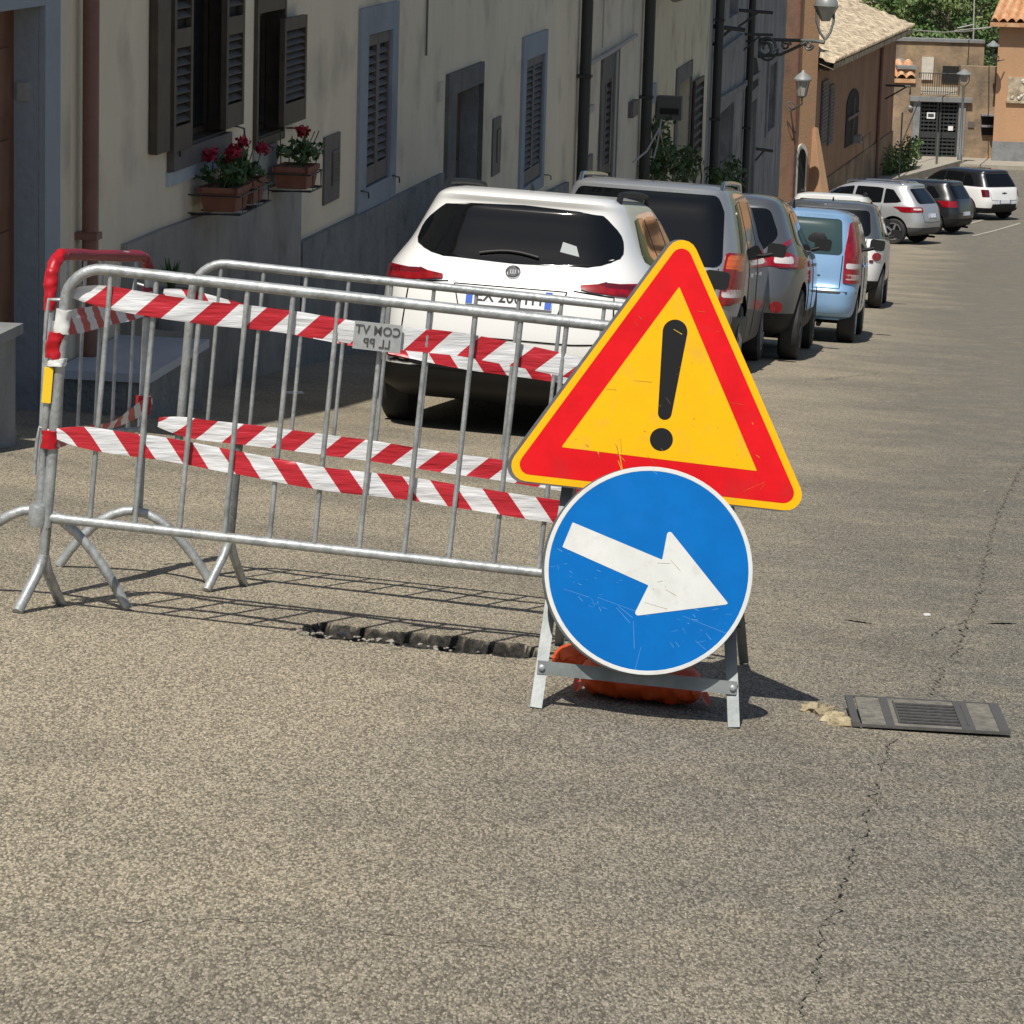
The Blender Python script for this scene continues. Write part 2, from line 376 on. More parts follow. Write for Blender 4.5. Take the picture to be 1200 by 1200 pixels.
def text_mb(txt, size, o, X, Y, depth=.001, spacing=1.0, squash=1.0):
    c = bpy.data.curves.new('t', 'FONT'); c.body = txt; c.size = size; c.extrude = depth; c.align_x = 'CENTER'; c.align_y = 'CENTER'; c.space_character = spacing; c.offset = size*.012
    ob = bpy.data.objects.new('t', c); COL.objects.link(ob)
    dg = bpy.context.evaluated_depsgraph_get(); me = bpy.data.meshes.new_from_object(ob.evaluated_get(dg))
    Z = X.cross(Y); mb = MB()
    mb.add([V(o)+X*(v.co.x*squash)+Y*v.co.y+Z*v.co.z for v in me.vertices], [tuple(p.vertices) for p in me.polygons])
    bpy.data.objects.remove(ob); bpy.data.meshes.remove(me)
    return mb
def rpoly(pts, r, n=6):
    """round the corners of a polygon; r one radius or a list"""
    out = []; N = len(pts)
    for i in range(N):
        p = V((*pts[i], 0)); a = V((*pts[i-1], 0)); b = V((*pts[(i+1) % N], 0)); rr = r[i] if isinstance(r, (list, tuple)) else r
        u = (a-p).normalized(); w = (b-p).normalized(); ang = u.angle(w); d = rr/math.tan(ang/2)
        if rr < 1e-5: out.append((p.x, p.y)); continue
        c = p + (u+w).normalized()*(rr/math.sin(ang/2)); p0 = p+u*d; p1 = p+w*d
        a0 = math.atan2(p0.y-c.y, p0.x-c.x); a1 = math.atan2(p1.y-c.y, p1.x-c.x); da = (a1-a0+math.pi) % (2*math.pi)-math.pi
        for k in range(n+1): t = a0+da*k/n; out.append((c.x+rr*math.cos(t), c.y+rr*math.sin(t)))
    return out
def circ(r, n=64, cx=0, cy=0): return [(cx+r*math.cos(2*math.pi*k/n), cy+r*math.sin(2*math.pi*k/n)) for k in range(n)]
def arc_pts(c, X, Y, r, a0, a1, n=8): return [c+X*(r*math.cos(a0+(a1-a0)*k/n))+Y*(r*math.sin(a0+(a1-a0)*k/n)) for k in range(n+1)]
# ------------------------------------------------------------------ road
TR0, TR1 = gp(352, 735), gp(634, 766)
def build_ground():
    def lines(segs):
        out = []
        for a, b, st in segs:
            n = max(1, round((b-a)/st)); out += [a+(b-a)*i/n for i in range(n)]
        return out+[segs[-1][1]]
    xs = lines([(-400, -60, 60), (-60, -10, 5), (-10, -3, .5), (-3, -.85, .15), (-.85, .3, .0125), (.3, 3, .15), (3, 10, .5), (10, 60, 3), (60, 500, 60)])
    ys = lines([(-30, 4, 2), (4, 9.9, .2), (9.9, 10.35, .0125), (10.35, 14, .2), (14, 60, .8), (60, 160, 2), (160, 700, 30)])
    v = []; pit = []
    axis = (TR1-TR0); L2 = axis.length
    for y in ys:
        for x in xs:
            z = G(x, y)
            near = abs(y) < 60 and abs(x) < 12
            if near: z += .006*mn.noise(V((x*.9, y*.9, 0)))
            p = 0
            if -.9 < x < .35 and 9.85 < y < 10.4:
                q = V((x-TR0.x, y-TR0.y, 0)); u = q.x/(TR1.x-TR0.x); yc = TR0.y+(TR1.y-TR0.y)*u + .022*mn.noise(V((x*5, 0, 3)))
                w = (.15+.05*mn.noise(V((x*9, 2, 1))))*max(0, min(1, u*9+.2, (1-u)*9+.3))
                dd = abs(y-yc) + .022*mn.noise(V((x*24, y*24, 5)))
                if -.03 < u < 1.03 and w > 0:
                    k = max(0, min(1, (w-dd)/.014))
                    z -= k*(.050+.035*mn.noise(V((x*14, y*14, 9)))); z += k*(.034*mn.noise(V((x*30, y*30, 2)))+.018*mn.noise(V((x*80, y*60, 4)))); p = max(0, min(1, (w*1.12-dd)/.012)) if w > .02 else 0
            v.append((x, y, z)); pit.append(p)
    nx = len(xs); f = [(j*nx+i, j*nx+i+1, (j+1)*nx+i+1, (j+1)*nx+i) for j in range(len(ys)-1) for i in range(nx-1)]
    me = bpy.data.meshes.new('road'); me.from_pydata(v, [], f); me.materials.append(M['asphalt'])
    me.polygons.foreach_set('use_smooth', [True]*len(f))
    a = me.attributes.new('pit', 'FLOAT', 'POINT'); a.data.foreach_set('value', pit)
    o = bpy.data.objects.new('road', me); COL.objects.link(o); o['kind'] = 'structure'
build_ground()

# loose rubble along the broken strip
mb = MB(); rg = random.Random(3)
for i in range(60):
    u = rg.random()**2.2*.8; p = TR0.lerp(TR1, u) + V((0, -.13+rg.gauss(0, .035), 0)); s = rg.uniform(.002, .007)
    if i % 9 == 0: s *= 1.7
    mb.blob((p.x, p.y, G(p.x, p.y)+s*.2 - (.05 if abs(p.y-(TR0.y+(TR1.y-TR0.y)*u)) < .05 else 0)), s*1.3, s, s*.7, i, .6, 1)
o = mb.build('rubble', M['rubble'], origin=TR0); o['kind'] = 'stuff'; tag(o, 'crumbled pale asphalt bits along the dark broken strip under the barrier', 'rubble')
mb = MB()
for i in range(70):
    x, y = rg.uniform(-5, 5), rg.uniform(6, 30)
    if x*TD.x+y*TD.y < -3.6: continue
    s = rg.uniform(.004, .010); mb.blob((x, y, G(x, y)+s*.3), s*1.6, s, s*.5, i, .5, 1)
o = mb.build('grit', M['rubble'], origin=(0, 10, G(0, 10))); o['kind'] = 'stuff'; tag(o, 'scattered pale grit on the road', 'grit')

def crack(pts, w, seed, name='crack'):
    """a thin ragged seam that lies on the road"""
    P = [gp(*q) for q in pts]; out = []; mb = MB(); rr = random.Random(seed)
    path = []
    for a, b in zip(P, P[1:]):
        n = max(2, int((b-a).length/.018))
        for k in range(n): path.append(a.lerp(b, k/n))
    path.append(P[-1]); sec = []
    for i, p in enumerate(path):
        d = (path[min(i+1, len(path)-1)]-path[max(i-1, 0)]); d.z = 0; d.normalize(); nrm = V((d.y, -d.x, 0))
        j = .018*mn.noise(V((p.x*4, p.y*4, seed))) + .024*mn.noise(V((p.x*20, p.y*20, seed+4))) + .012*mn.noise(V((p.x*60, p.y*60, seed+4)))
        ww = w*(.25+1.4*abs(mn.noise(V((p.x*16, p.y*16, seed+9)))))*(0 if (mn.noise(V((p.x*5, p.y*5, seed+20))) > .34) else 1)
        c = p+nrm*j; sec.append((c-nrm*ww, c+nrm*ww))
    for (a, b), (c, d) in zip(sec, sec[1:]):
        if (a-b).length < 1e-4 and (c-d).length < 1e-4: continue
        q = [V((p.x, p.y, G(p.x, p.y)+.009)) for p in (a, b, d, c)]
        mb.add(q, [(0, 1, 2, 3)])
    o = mb.build(name, M['crack']); o['kind'] = 'structure'
crack([(935, 1195), (950, 1150), (985, 1040), (1005, 985), (1030, 915), (1047, 865)], .0042, 1)
crack([(1090, 815), (1120, 760), (1148, 690), (1160, 630), (1180, 580), (1199, 545)], .0055, 2)
crack([(1088, 745), (1100, 738), (1132, 728)], .005, 3)
crack([(0, 1080), (120, 1082), (240, 1078), (400, 1090), (480, 1100), (590, 1115)], .0035, 5)
crack([(1010, 1150), (1100, 1152), (1199, 1149)], .004, 6)
crack([(905, 478), (965, 484)], .012, 12)
crack([(1135, 310), (1199, 318)], .02, 14)
crack([(985, 358), (1030, 352), (1050, 356)], .02, 15)
crack([(965, 445), (1030, 438)], .01, 16)

# two dark skid smears on the road
for nm, (a, b) in (('x', ((988, 726), (1022, 731))), ('y', ((1157, 731), (1192, 731)))):
    mb = MB(); p, q = gp(*a), gp(*b); pts = []
    for k in range(13):
        u = k/12; c = p.lerp(q, u); w = .032*math.sin(math.pi*u)**.6*(.8+.5*mn.noise(V((u*9, 1, 2)))); pts.append((c, w))
    for (c0, w0), (c1, w1) in zip(pts, pts[1:]):
        qq = [V((c.x, c.y+e, 0)) for c, e in ((c0, -w0), (c1, -w1), (c1, w1), (c0, w0))]
        mb.add([(z.x, z.y, G(z.x, z.y)+.009) for z in qq], [(0, 1, 2, 3)])
    mb.build('road_stain', M['crack'])['kind'] = 'structure'

# drain
def drain():
    a = gp(999, 853); b = gp(1176, 859); a2 = gp(1004, 820); 
    X = (TD+V((1, 0, 0))*4).normalized(); X.z = (G(a.x+TD.x*.4, a.y+TD.y*.4)-a.z)/.4; X.normalize(); Y = V((-X.y, X.x, 0)).normalized(); Z = X.cross(Y).normalized(); Y = Z.cross(X)
    L = (b-a).length*1.0; D = .36
    c0 = a + Z*.002
    t = thing('drain_grate', 'cast iron slotted drain grate in its frame, sunk in the road right of the signs', 'drain', (a+b)/2)
    def bx(mb, x0, x1, y0, y1, z0, z1, m=0): mb.box(c0+X*(x0+x1)/2+Y*(y0+y1)/2+Z*(z0+z1)/2, x1-x0, y1-y0, z1-z0, (X, Y, Z), m)
    mb = MB(); bx(mb, .0, L, .010, .018, 0, .008); bx(mb, 0, L, D-.018, D-.010, 0, .008); bx(mb, 0, .022, .018, D-.018, 0, .010); bx(mb, L-.03, L, .018, D-.018, 0, .010)
    bx(mb, .10, .125, .018, D-.018, 0, .009); bx(mb, L-.14, L-.10, .018, D-.018, 0, .009)
    mb.build('frame', M['cast_iron'], t)
    mb = MB(); bx(mb, .03, .10, .018, D-.018, 0, .006); bx(mb, L-.10, L-.03, .018, D-.018, 0, .006); bx(mb, .125, L*.30, .018, D-.018, 0, .006); bx(mb, L*.75, L-.14, .018, D-.018, 0, .006)
    bx(mb, L*.30, L*.75, .018, .05, 0, .006); bx(mb, L*.30, L*.75, D-.06, D-.018, 0, .006)
    mb.build('concrete_bed', M['drain_bed'], t)
    mb = MB(); n = 7; y0, y1 = .05, D-.06
    for i in range(n+1):
        y = y0+(y1-y0)*i/n; bx(mb, L*.30, L*.75, y-.0055, y+.0055, .001, .0055)
    bx(mb, L*.30, L*.31, y0, y1, .0, .012); bx(mb, L*.74, L*.75, y0, y1, .0, .012)
    mb.build('grate', M['cast_iron'], t)
    mb = MB(); bx(mb, L*.30+.002, L*.75-.002, y0, y1, -.001, .0005); mb.build('pit', M['void'], t)
    mb = MB(); rr = random.Random(5)
    for i in range(11):
        q = a - X*(.02+.07*abs(rr.gauss(0, .5))) + Y*rr.uniform(.03, .28); mb.blob((q.x, q.y, G(q.x, q.y)+.004), rr.uniform(.012, .036), rr.uniform(.012, .03), .018, i, .6, 2)
    tag(mb.build('stone_lump', M['rock'], smooth=40), 'broken yellowish concrete lump at the left end of the drain grate', 'stone')
drain()
for i, (px, py, s, lab) in enumerate(((343, 461, .07, 'white scrap of litter on the road left of the white car'), (240, 544, .02, 'tiny white scrap behind the left post of the barrier'), (1086, 700+22, .012, 'tiny pale chip on the road above the drain'))):
    p = gp(px, py); mb = MB(); mb.box((p.x, p.y, p.z+.006), s*2, s*1.2, .006, (V((.97, .24, 0)), V((-.24, .97, 0)), V((0, 0, 1)))); tag(mb.build('litter', M['paper']), lab, 'litter')

# ------------------------------------------------------------------ houses of the left row
def facade(mb, s0, s1, ztop, holes, depth=.28, tw=TW, back=7.0):
    zb0 = min(Gs(s0, tw), Gs(s1, tw))-.6
    S_ = sorted({s0, s1, *[h[0] for h in holes], *[h[1] for h in holes]}); Zs = sorted({zb0, ztop, *[h[2] for h in holes], *[h[3] for h in holes]})
    for a, b in zip(S_, S_[1:]):
        for c, d in zip(Zs, Zs[1:]):
            sm, zm = (a+b)/2, (c+d)/2
            if any(h[0] < sm < h[1] and h[2] < zm < h[3] for h in holes): continue
            mb.add([W(a, tw, c), W(b, tw, c), W(b, tw, d), W(a, tw, d)], [(0, 1, 2, 3)])
    for a, b, c, d in [h[:4] for h in holes]:
        q = lambda s, t, z: W(s, t, z)
        t1 = tw-depth
        mb.add([q(a, tw, c), q(a, t1, c), q(a, t1, d), q(a, tw, d)], [(0, 1, 2, 3)])
        mb.add([q(b, tw, c), q(b, t1, c), q(b, t1, d), q(b, tw, d)], [(0, 1, 2, 3)])
        mb.add([q(a, tw, c), q(b, tw, c), q(b, t1, c), q(a, t1, c)], [(0, 1, 2, 3)])
        mb.add([q(a, tw, d), q(b, tw, d), q(b, t1, d), q(a, t1, d)], [(0, 1, 2, 3)])
    tb = tw-back
    mb.add([W(s0, tw, zb0), W(s0, tb, zb0), W(s0, tb, ztop), W(s0, tw, ztop)], [(0, 1, 2, 3)])
    mb.add([W(s1, tw, zb0), W(s1, tb, zb0), W(s1, tb, ztop), W(s1, tw, ztop)], [(0, 1, 2, 3)])
    mb.add([W(s0, tb, zb0), W(s1, tb, zb0), W(s1, tb, ztop), W(s0, tb, ztop)], [(0, 1, 2, 3)])
    mb.add([W(s0, tw, ztop), W(s1, tw, ztop), W(s1, tb, ztop), W(s0, tb, ztop)], [(0, 1, 2, 3)])
def house_roof(t, s0, s1, ztop, m='tile_red', back=7.0):
    mb = MB(); n = max(2, int((s1-s0)/.25)); rows = 14; vs = []; nc = n*4
    for j in range(rows*2+1):
        v = j/(rows*2); tt = TW+.32-(back/2+.4)*v; zz = ztop+.12+1.5*v + (.03 if j % 2 else 0)
        for i in range(nc+1):
            s = s0+(s1-s0)*i/nc; vs.append(W(s, tt, zz+.05*abs(math.sin(math.pi*i/4))))
    f = [(j*(nc+1)+i, j*(nc+1)+i+1, (j+1)*(nc+1)+i+1, (j+1)*(nc+1)+i) for j in range(rows*2) for i in range(nc)]
    mb.add(vs, f); mb.fbox(s0, s1, ztop+.005, ztop+.10, TW-back, TW+.30)
    mb.add([W(s0, TW+.32-(back/2+.4), ztop+1.62), W(s1, TW+.32-(back/2+.4), ztop+1.62), W(s1, TW-back, ztop+.1), W(s0, TW-back, ztop+.1)], [(0, 1, 2, 3)])
    mb.build('roof', M[m], t, smooth=50)
def shutter_leaf(mb, s0, s1, z0, z1, t0, th=.04, slat=.052, mid=None, bot=.16):
    st = min(.06, (s1-s0)*.2)
    mb.fbox(s0+.01, s1-.01, z0+.01, z1-.01, t0-.008, t0-.003, 1); mb.fbox(s0, s0+st, z0, z1, t0, t0+th); mb.fbox(s1-st, s1, z0, z1, t0, t0+th)  # black sheet behind the slats paints the shade in their gaps
    mb.fbox(s0+st, s1-st, z0, z0+bot, t0+.001, t0+th-.001); mb.fbox(s0+st, s1-st, z1-.09, z1, t0+.001, t0+th-.001)
    if mid: mb.fbox(s0+st, s1-st, mid-.06, mid+.06, t0+.001, t0+th-.001)
    z = z0+bot+.02
    while z < z1-.11:
        if not (mid and abs(z-mid) < .08):
            mb.add([W(s, t, zz) for s in (s0+st, s1-st) for t, zz in ((t0+.002, z+.034), (t0+th-.004, z), (t0+th-.002, z+.006), (t0+.004, z+.042))],
                   [(0, 1, 2, 3), (4, 7, 6, 5), (0, 4, 5, 1), (1, 5, 6, 2), (2, 6, 7, 3), (3, 7, 4, 0)])
        z += slat
    return mb
def surround(mb, o, i, proud=.035):
    (a, b, c, d), (e, f, g, h) = o, i
    t0, t1 = TW-.02, TW+proud
    mb.fbox(a, e, c, d, t0, t1); mb.fbox(f, b, c, d, t0, t1); mb.fbox(e, f, h, d, t0, t1-.002)
    if g > c+.02: mb.fbox(e, f, c, g, t0, t1-.002)
def plinth(mb, pts, proud=.05):
    """plinth whose top edge runs through places of the photograph"""
    P = [fp(x, y, TW+proud) for x, y in pts]
    for (s0, z0), (s1, z1) in zip(P, P[1:]):
        g0, g1 = Gs(s0, TW)-.5, Gs(s1, TW)-.5
        vs = [W(s, t, z) for s, a, b in ((s0, g0, z0), (s1, g1, z1)) for t in (TW-.02, TW+proud) for z in (a, b)]
        mb.add(vs, [(0, 1, 3, 2), (4, 6, 7, 5), (0, 4, 5, 1), (2, 3, 7, 6), (0, 2, 6, 4), (1, 5, 7, 3)])
def ground_at(s): return Gs(s, TW)
def hook(t, px, py, L=.22):
    s, z = fp(px, py); mb = MB()
    mb.tube([W(s, TW, z), W(s+.03, TW+.05, z), W(s+L, TW+.06, z-.03), W(s+L+.02, TW+.06, z-.08)], .007, 6); mb.build('shutter_hook', M['iron'], t)

# --- house at the left edge, blue grey surround and wooden door
sA, sB, sC, sD, sE, sF = 11.5, fp(83, 100)[0], fp(676, 100)[0], fp(756, 100)[0], fp(829, 100)[0], fp(918, 100)[0]
t = thing('house', 'blue grey house end with a wooden door, at the left edge of the photo', 'house', W((sA+sB)/2, TW-3, Gs((sA+sB)/2, TW)), 'houses of the shaded row')
d0 = fp(-60, 200)[0]; d1, zt = fp(46, 6); dh = (d0, d1, Gs(d1, TW)-.1, zt)
mb = MB(); facade(mb, sA, sB, 5.4, [dh], .17); mb.build('wall', M['cream2'], t)
mb = MB(); surround(mb, (fp(-75, 0)[0], fp(64, 0)[0], dh[2], zt+.34), dh); mb.build('door_surround', M['bluegrey'], t)
mb = MB(); mb.fbox(fp(-75, 0)[0], fp(64, 0)[0], zt+.36, zt+1.0, TW-.01, TW+.03); mb.build('surround_top', M['bluegrey'], t)
mb = MB(); mb.fbox(dh[0], dh[1], dh[2], dh[3], TW-.169, TW-.14)
for k in range(4): mb.fbox(dh[0]+.15, dh[1]-.12, dh[2]+.25+k*.5, dh[2]+.62+k*.5, TW-.145, TW-.13)
dd = mb.build('door', M['door_wood'], t)
mb = MB(); mb.fbox(dh[1]-.012, dh[1]+.002, dh[2], dh[3], TW-.14, TW-.005); mb.build('door_jamb', M['bluegrey'], t)
mb = MB(); s_ = dh[1]-.015; zz = fp(23, 113)[1]; mb.fbox(s_-.01, s_, zz-.05, zz+.05, TW-.12, TW-.05); mb.build('doorbell_panel', M['plate_metal'], t)
house_roof(t, sA, sB-.01, 5.4)

# --- long cream house
t = thing('house', 'long cream house with brown shutters, geranium pots and a rough dark plinth', 'house', W((sB+sC)/2, TW-3, Gs((sB+sC)/2, TW)), 'houses of the shaded row')
wins = {}
w1 = frect(200, -60, 264, 165); w2 = frect(299, 13, 329, 158); w3 = frect(427, 38, 455, 213); dr = list(frect(529, 104, 560, 300)); w4 = frect(613, 67, 634, 212)
dr[2] = Gs(dr[0], TW)-.2
mb = MB(); facade(mb, sB, sC, 5.1, [w1, w2, w3, tuple(dr), w4], .30); mb.build('wall', M['cream'], t)
house_roof(t, sB+.01, sC-.01, 5.1)
mb = MB(); plinth(mb, [(150, 287), (195, 268), (262, 244), (354, 205)], .045); mb.build('smooth_plinth', M['plinth2'], t)
mb = MB(); plinth(mb, [(355, 284), (440, 243), (521, 203)], .05); mb.build('plinth', M['plinth'], t); mb = MB(); plinth(mb, [(566, 262), (620, 236), (667, 213)], .05); mb.build('plinth', M['plinth'], t)
def fill_window(t, w, mats='brown', frame=True):
    a, b, c, d = w
    mb = MB(); fr = .05
    mb.fbox(a+.001, b-.001, c+.001, c+fr, TW-.17, TW-.11); mb.fbox(a+.001, b-.001, d-fr, d-.001, TW-.17, TW-.11); mb.fbox(a+.001, a+fr, c+fr, d-fr, TW-.17, TW-.11); mb.fbox(b-fr, b-.001, c+fr, d-fr, TW-.17, TW-.11)
    mb.fbox((a+b)/2-.03, (a+b)/2+.03, c+fr, d-fr, TW-.168, TW-.108)
    o = mb.build('window', M[mats], t)
    mb = MB(); mb.fbox(a+fr, b-fr, c+fr, d-fr, TW-.15, TW-.14); mb.build('pane', M['window_glass'], o)
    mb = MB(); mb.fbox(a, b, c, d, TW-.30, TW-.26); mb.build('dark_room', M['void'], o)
    mb = MB(); mb.fbox(b-.012, b+.001, c, d, TW-.26, TW+.012); mb.build('reveal', M[mats], o); mb = MB(); mb.fbox(a, b-.013, c, c+.012, TW-.26, TW+.01); mb.build('inner_sill', M[mats], o)
    return o
# big window
win = fill_window(t, w1)
mb = MB(); a, b = fp(197, 0)[0], fp(266, 0)[0]; zs = fp(232, 160)[1]; mb.fbox(a, b, w1[2]-.13, w1[2]+.0, TW-.01, TW+.05); mb.build('sill', M['grey_shutter'], win)
mb = MB(); s0, s1 = fp(201, 80, TW+.05)[0], fp(223, 80, TW+.05)[0]; shutter_leaf(mb, s0, s1, w1[2]+.0, w1[3], TW+.03, mid=fp(212, 42)[1], slat=.06); mb.build('shutter', [M['brown'], M['void']], t)
mb = MB(); s0, s1 = fp(185, 80, TW+.06)[0], fp(200, 80, TW+.06)[0]; mb.fbox(s0, s1, w1[2]+.02, w1[3], TW+.01, TW+.06); mb.build('shutter', [M['brown'], M['void']], t)
mb = MB(); s0, s1 = fp(264, 80, TW+.08)[0], fp(285, 80, TW+.08)[0]; shutter_leaf(mb, s0, s1, fp(275, 143)[1], w1[3], TW+.05, mid=fp(275, 26)[1], slat=.058); mb.build('shutter', [M['brown'], M['void']], t)
mb = MB(); mb.fbox(fp(196, 0)[0], fp(262, 0)[0], fp(229, 206)[1], w1[2]-.135, TW-.01, TW+.022); mb.build('marble_slab', M['marble'], t)
# small window beside it
win = fill_window(t, w2)
mb = MB(); o_ = (w2[0]-.06, w2[1]+.05, w2[2]-.06, w2[3]+.10); surround(mb, o_, w2, .03); mb.build('window_frame', M['brown'], win)
mb = MB(); shutter_leaf(mb, fp(332, 80, TW+.08)[0], fp(358, 80, TW+.08)[0], fp(344, 139)[1], fp(344, 17)[1], TW+.05, slat=.05); mb.build('shutter', [M['brown'], M['void']], t)
mb = MB(); mb.fbox(fp(298, 0)[0], fp(325, 0)[0], fp(312, 228)[1], w2[2]-.07, TW-.01, TW+.018); mb.build('plaster_patch', M['plinth2'], t)
# shuttered windows with tall surrounds
for w, oo in ((w3, frect(418, 6, 462, 240)), (w4, frect(609, 40, 637, 226))):
    mb = MB(); surround(mb, oo, w, .03); mb.build('window_surround', M['bluegrey'], t)
    m_ = (w[0]+w[1])/2; mb = MB(); shutter_leaf(mb, w[0]+.01, m_-.004, w[2]+.01, w[3]-.01, TW-.035, slat=.07); mb.build('shutter', [M['grey_shutter'], M['void']], t)
    mb = MB(); shutter_leaf(mb, m_+.004, w[1]-.01, w[2]+.01, w[3]-.01, TW-.035, slat=.07); mb.build('shutter', [M['grey_shutter'], M['void']], t)
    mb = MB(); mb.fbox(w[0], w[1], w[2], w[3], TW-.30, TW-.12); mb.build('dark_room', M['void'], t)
# doorway
mb = MB(); surround(mb, (fp(522, 100)[0], fp(563, 100)[0], dr[2], fp(542, 80)[1]), tuple(dr), .04); mb.build('door_surround', M['jamb'], t)
mb = MB(); mb.fbox(dr[0], dr[1], dr[2], dr[3], TW-.30, TW-.20); 
for k in range(3): mb.fbox(dr[0]+.1, dr[1]-.1, dr[2]+.4+k*.75, dr[2]+1.0+k*.75, TW-.205, TW-.185)
mb.build('door', M['brown'], t)
mb = MB(); mb.fbox(dr[1]-.014, dr[1]+.001, dr[2], dr[3], TW-.20, TW-.01); mb.build('door_jamb', M['stone'], t)
# vents
for r in ((378, 158, 396, 236), (576, 138, 585, 204)):
    w = frect(*r); mb = MB(); mb.fbox(w[0], w[1], w[2], w[3], TW-.01, TW+.018)
    n = 9
    for k in range(n):
        z = w[2]+.15+(w[3]-w[2]-.3)*k/(n-1); mb.fbox(w[0]+(w[1]-w[0])*.45, w[1]-.06, z-.02, z+.02, TW+.018, TW+.03)
    mb.build('vent_door', M['grey_shutter'], t)
for q in ((455, 206), (418, 224), (268, 148), (190, 172), (637, 205), (335, 150)): hook(t, *q)
mb = MB(); s, z = fp(497, 65); mb.tube([W(s, TW+.02, z+3), W(s, TW+.02, z)], .012, 6); mb.build('wall_conduit', M['cable'], t); mb = MB()
s, z = fp(517, 100); w = frect(512, 96, 518, 119); mb.fbox(w[0], w[1], w[2], w[3], TW-.01, TW+.02); mb.build('number_tile', M['cream2'], t)

# --- downpipes
def downpipe(px, r, m, label, py=100, proud=None, zt=3.3):
    s, _ = fp(px, py); g = Gs(s, TW); tt = TW+r+.03; mb = MB(); mb.tube([W(s, tt, g-.05), W(s, tt, zt)], r, 14)
    th = thing('downpipe', label, 'downpipe', W(s, tt, g)); mb.build('pipe', M[m], th, smooth=50)
    mb = MB(); z = g+1.0
    while z < zt: mb.fbox(s-r*1.25, s+r*1.25, z-.02, z+.02, TW, tt+r*1.15); z += 1.9
    mb.build('clamp', M[m], th)
downpipe(91, .048, 'copper_pipe', 'reddish brown downpipe between the blue grey doorway and the cream house')
downpipe(676, .075, 'dark_pipe', 'thick dark downpipe at the far end of the cream house')
downpipe(750, .085, 'dark_pipe', 'dark downpipe with a climbing plant at its foot')
downpipe(833, .09, 'dark_pipe', 'dark downpipe at the near corner of the weathered grey house')
downpipe(872, .08, 'dark_pipe', 'thin dark downpipe in the middle of the weathered grey house')

# --- second house
t = thing('house', 'narrow pale house with one grey shuttered window between the two dark downpipes', 'house', W((sC+sD)/2, TW-3, Gs((sC+sD)/2, TW)), 'houses of the shaded row')
w = frect(705, 92, 718, 206)
mb = MB(); facade(mb, sC+.01, sD-.01, 4.8, [w]); mb.build('wall', M['cream2'], t); house_roof(t, sC+.02, sD-.02, 4.8)
mb = MB(); surround(mb, frect(702, 62, 722, 216), w, .03); mb.build('window_surround', M['jamb'], t)
m_ = (w[0]+w[1])/2
for a, b in ((w[0], m_-.005), (m_+.005, w[1])): mb = MB(); shutter_leaf(mb, a, b, w[2], w[3], TW-.07, slat=.1); mb.build('shutter', [M['grey_shutter'], M['void']], t)
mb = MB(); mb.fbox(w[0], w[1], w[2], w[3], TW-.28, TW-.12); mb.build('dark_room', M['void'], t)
mb = MB(); 
(s0, z0), (s1, z1) = fp(684, 79, TW+.06), fp(746, 41, TW+.06)
for d in (0,): mb.tube([W(s0, TW+.06, z0+d), W((s0+s1)/2, TW+.06, (z0+z1)/2+d-.02), W(s1, TW+.06, z1+d)], .03, 6)
(s2, z2) = fp(723, 60, TW+.05); mb.tube([W(s2, TW+.05, z2), W(s2, TW+.05, z2-3.2)], .03, 6)
(s2, z2) = fp(684, 78, TW+.05); mb.tube([W(s2, TW+.05, z2), W(s2, TW+.05, z2-.8)], .03, 6); w = frect(680, 124, 688, 132); mb.fbox(w[0], w[1], w[2], w[3], TW, TW+.1)
(s2, z2) = fp(706, 56, TW+.05); mb.tube([W(s2, TW+.05, z2), W(s2, TW+.05, z2+3)], .012, 6)
mb.build('wall_conduit', M['pale_cable'], t)
mb = MB(); w = frect(684, 183, 692, 216); mb.fbox(w[0], w[1], w[2], w[3], TW, TW+.03); mb.build('meter_box', M['grey_shutter'], t); mb = MB(); w = frect(736, 118, 742, 136); mb.fbox(w[0], w[1], w[2], w[3], TW, TW+.08); mb.build('meter_box', M['grey_shutter'], t)

# --- third house
t = thing('house', 'yellowish pale house with a dark doorway behind the climbing plant', 'house', W((sD+sE)/2, TW-3, Gs((sD+sE)/2, TW)), 'houses of the shaded row')
w = list(frect(792, 96, 806, 230)); w[2] = Gs(w[0], TW)-.1
mb = MB(); facade(mb, sD, sE-.01, 4.5, [tuple(w)]); mb.build('wall', M['cream3'], t); house_roof(t, sD+.01, sE-.02, 4.5)
mb = MB(); surround(mb, (*frect(790, 75, 808, 200)[:2], w[2], fp(799, 77)[1]), tuple(w), .03); mb.build('door_surround', M['jamb'], t)
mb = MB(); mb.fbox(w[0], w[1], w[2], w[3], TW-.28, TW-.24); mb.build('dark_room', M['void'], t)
mb = MB(); q = frect(808, 93, 818, 188); shutter_leaf(mb, q[0], q[1], q[2], q[3], TW+.05, slat=.16); mb.build('shutter', [M['brown'], M['void']], t)
mb = MB(); q = frect(757, 100, 767, 122); mb.fbox(q[0], q[1], q[2], q[3], TW, TW+.03); mb.build('wall_panel', M['bluegrey'], t)
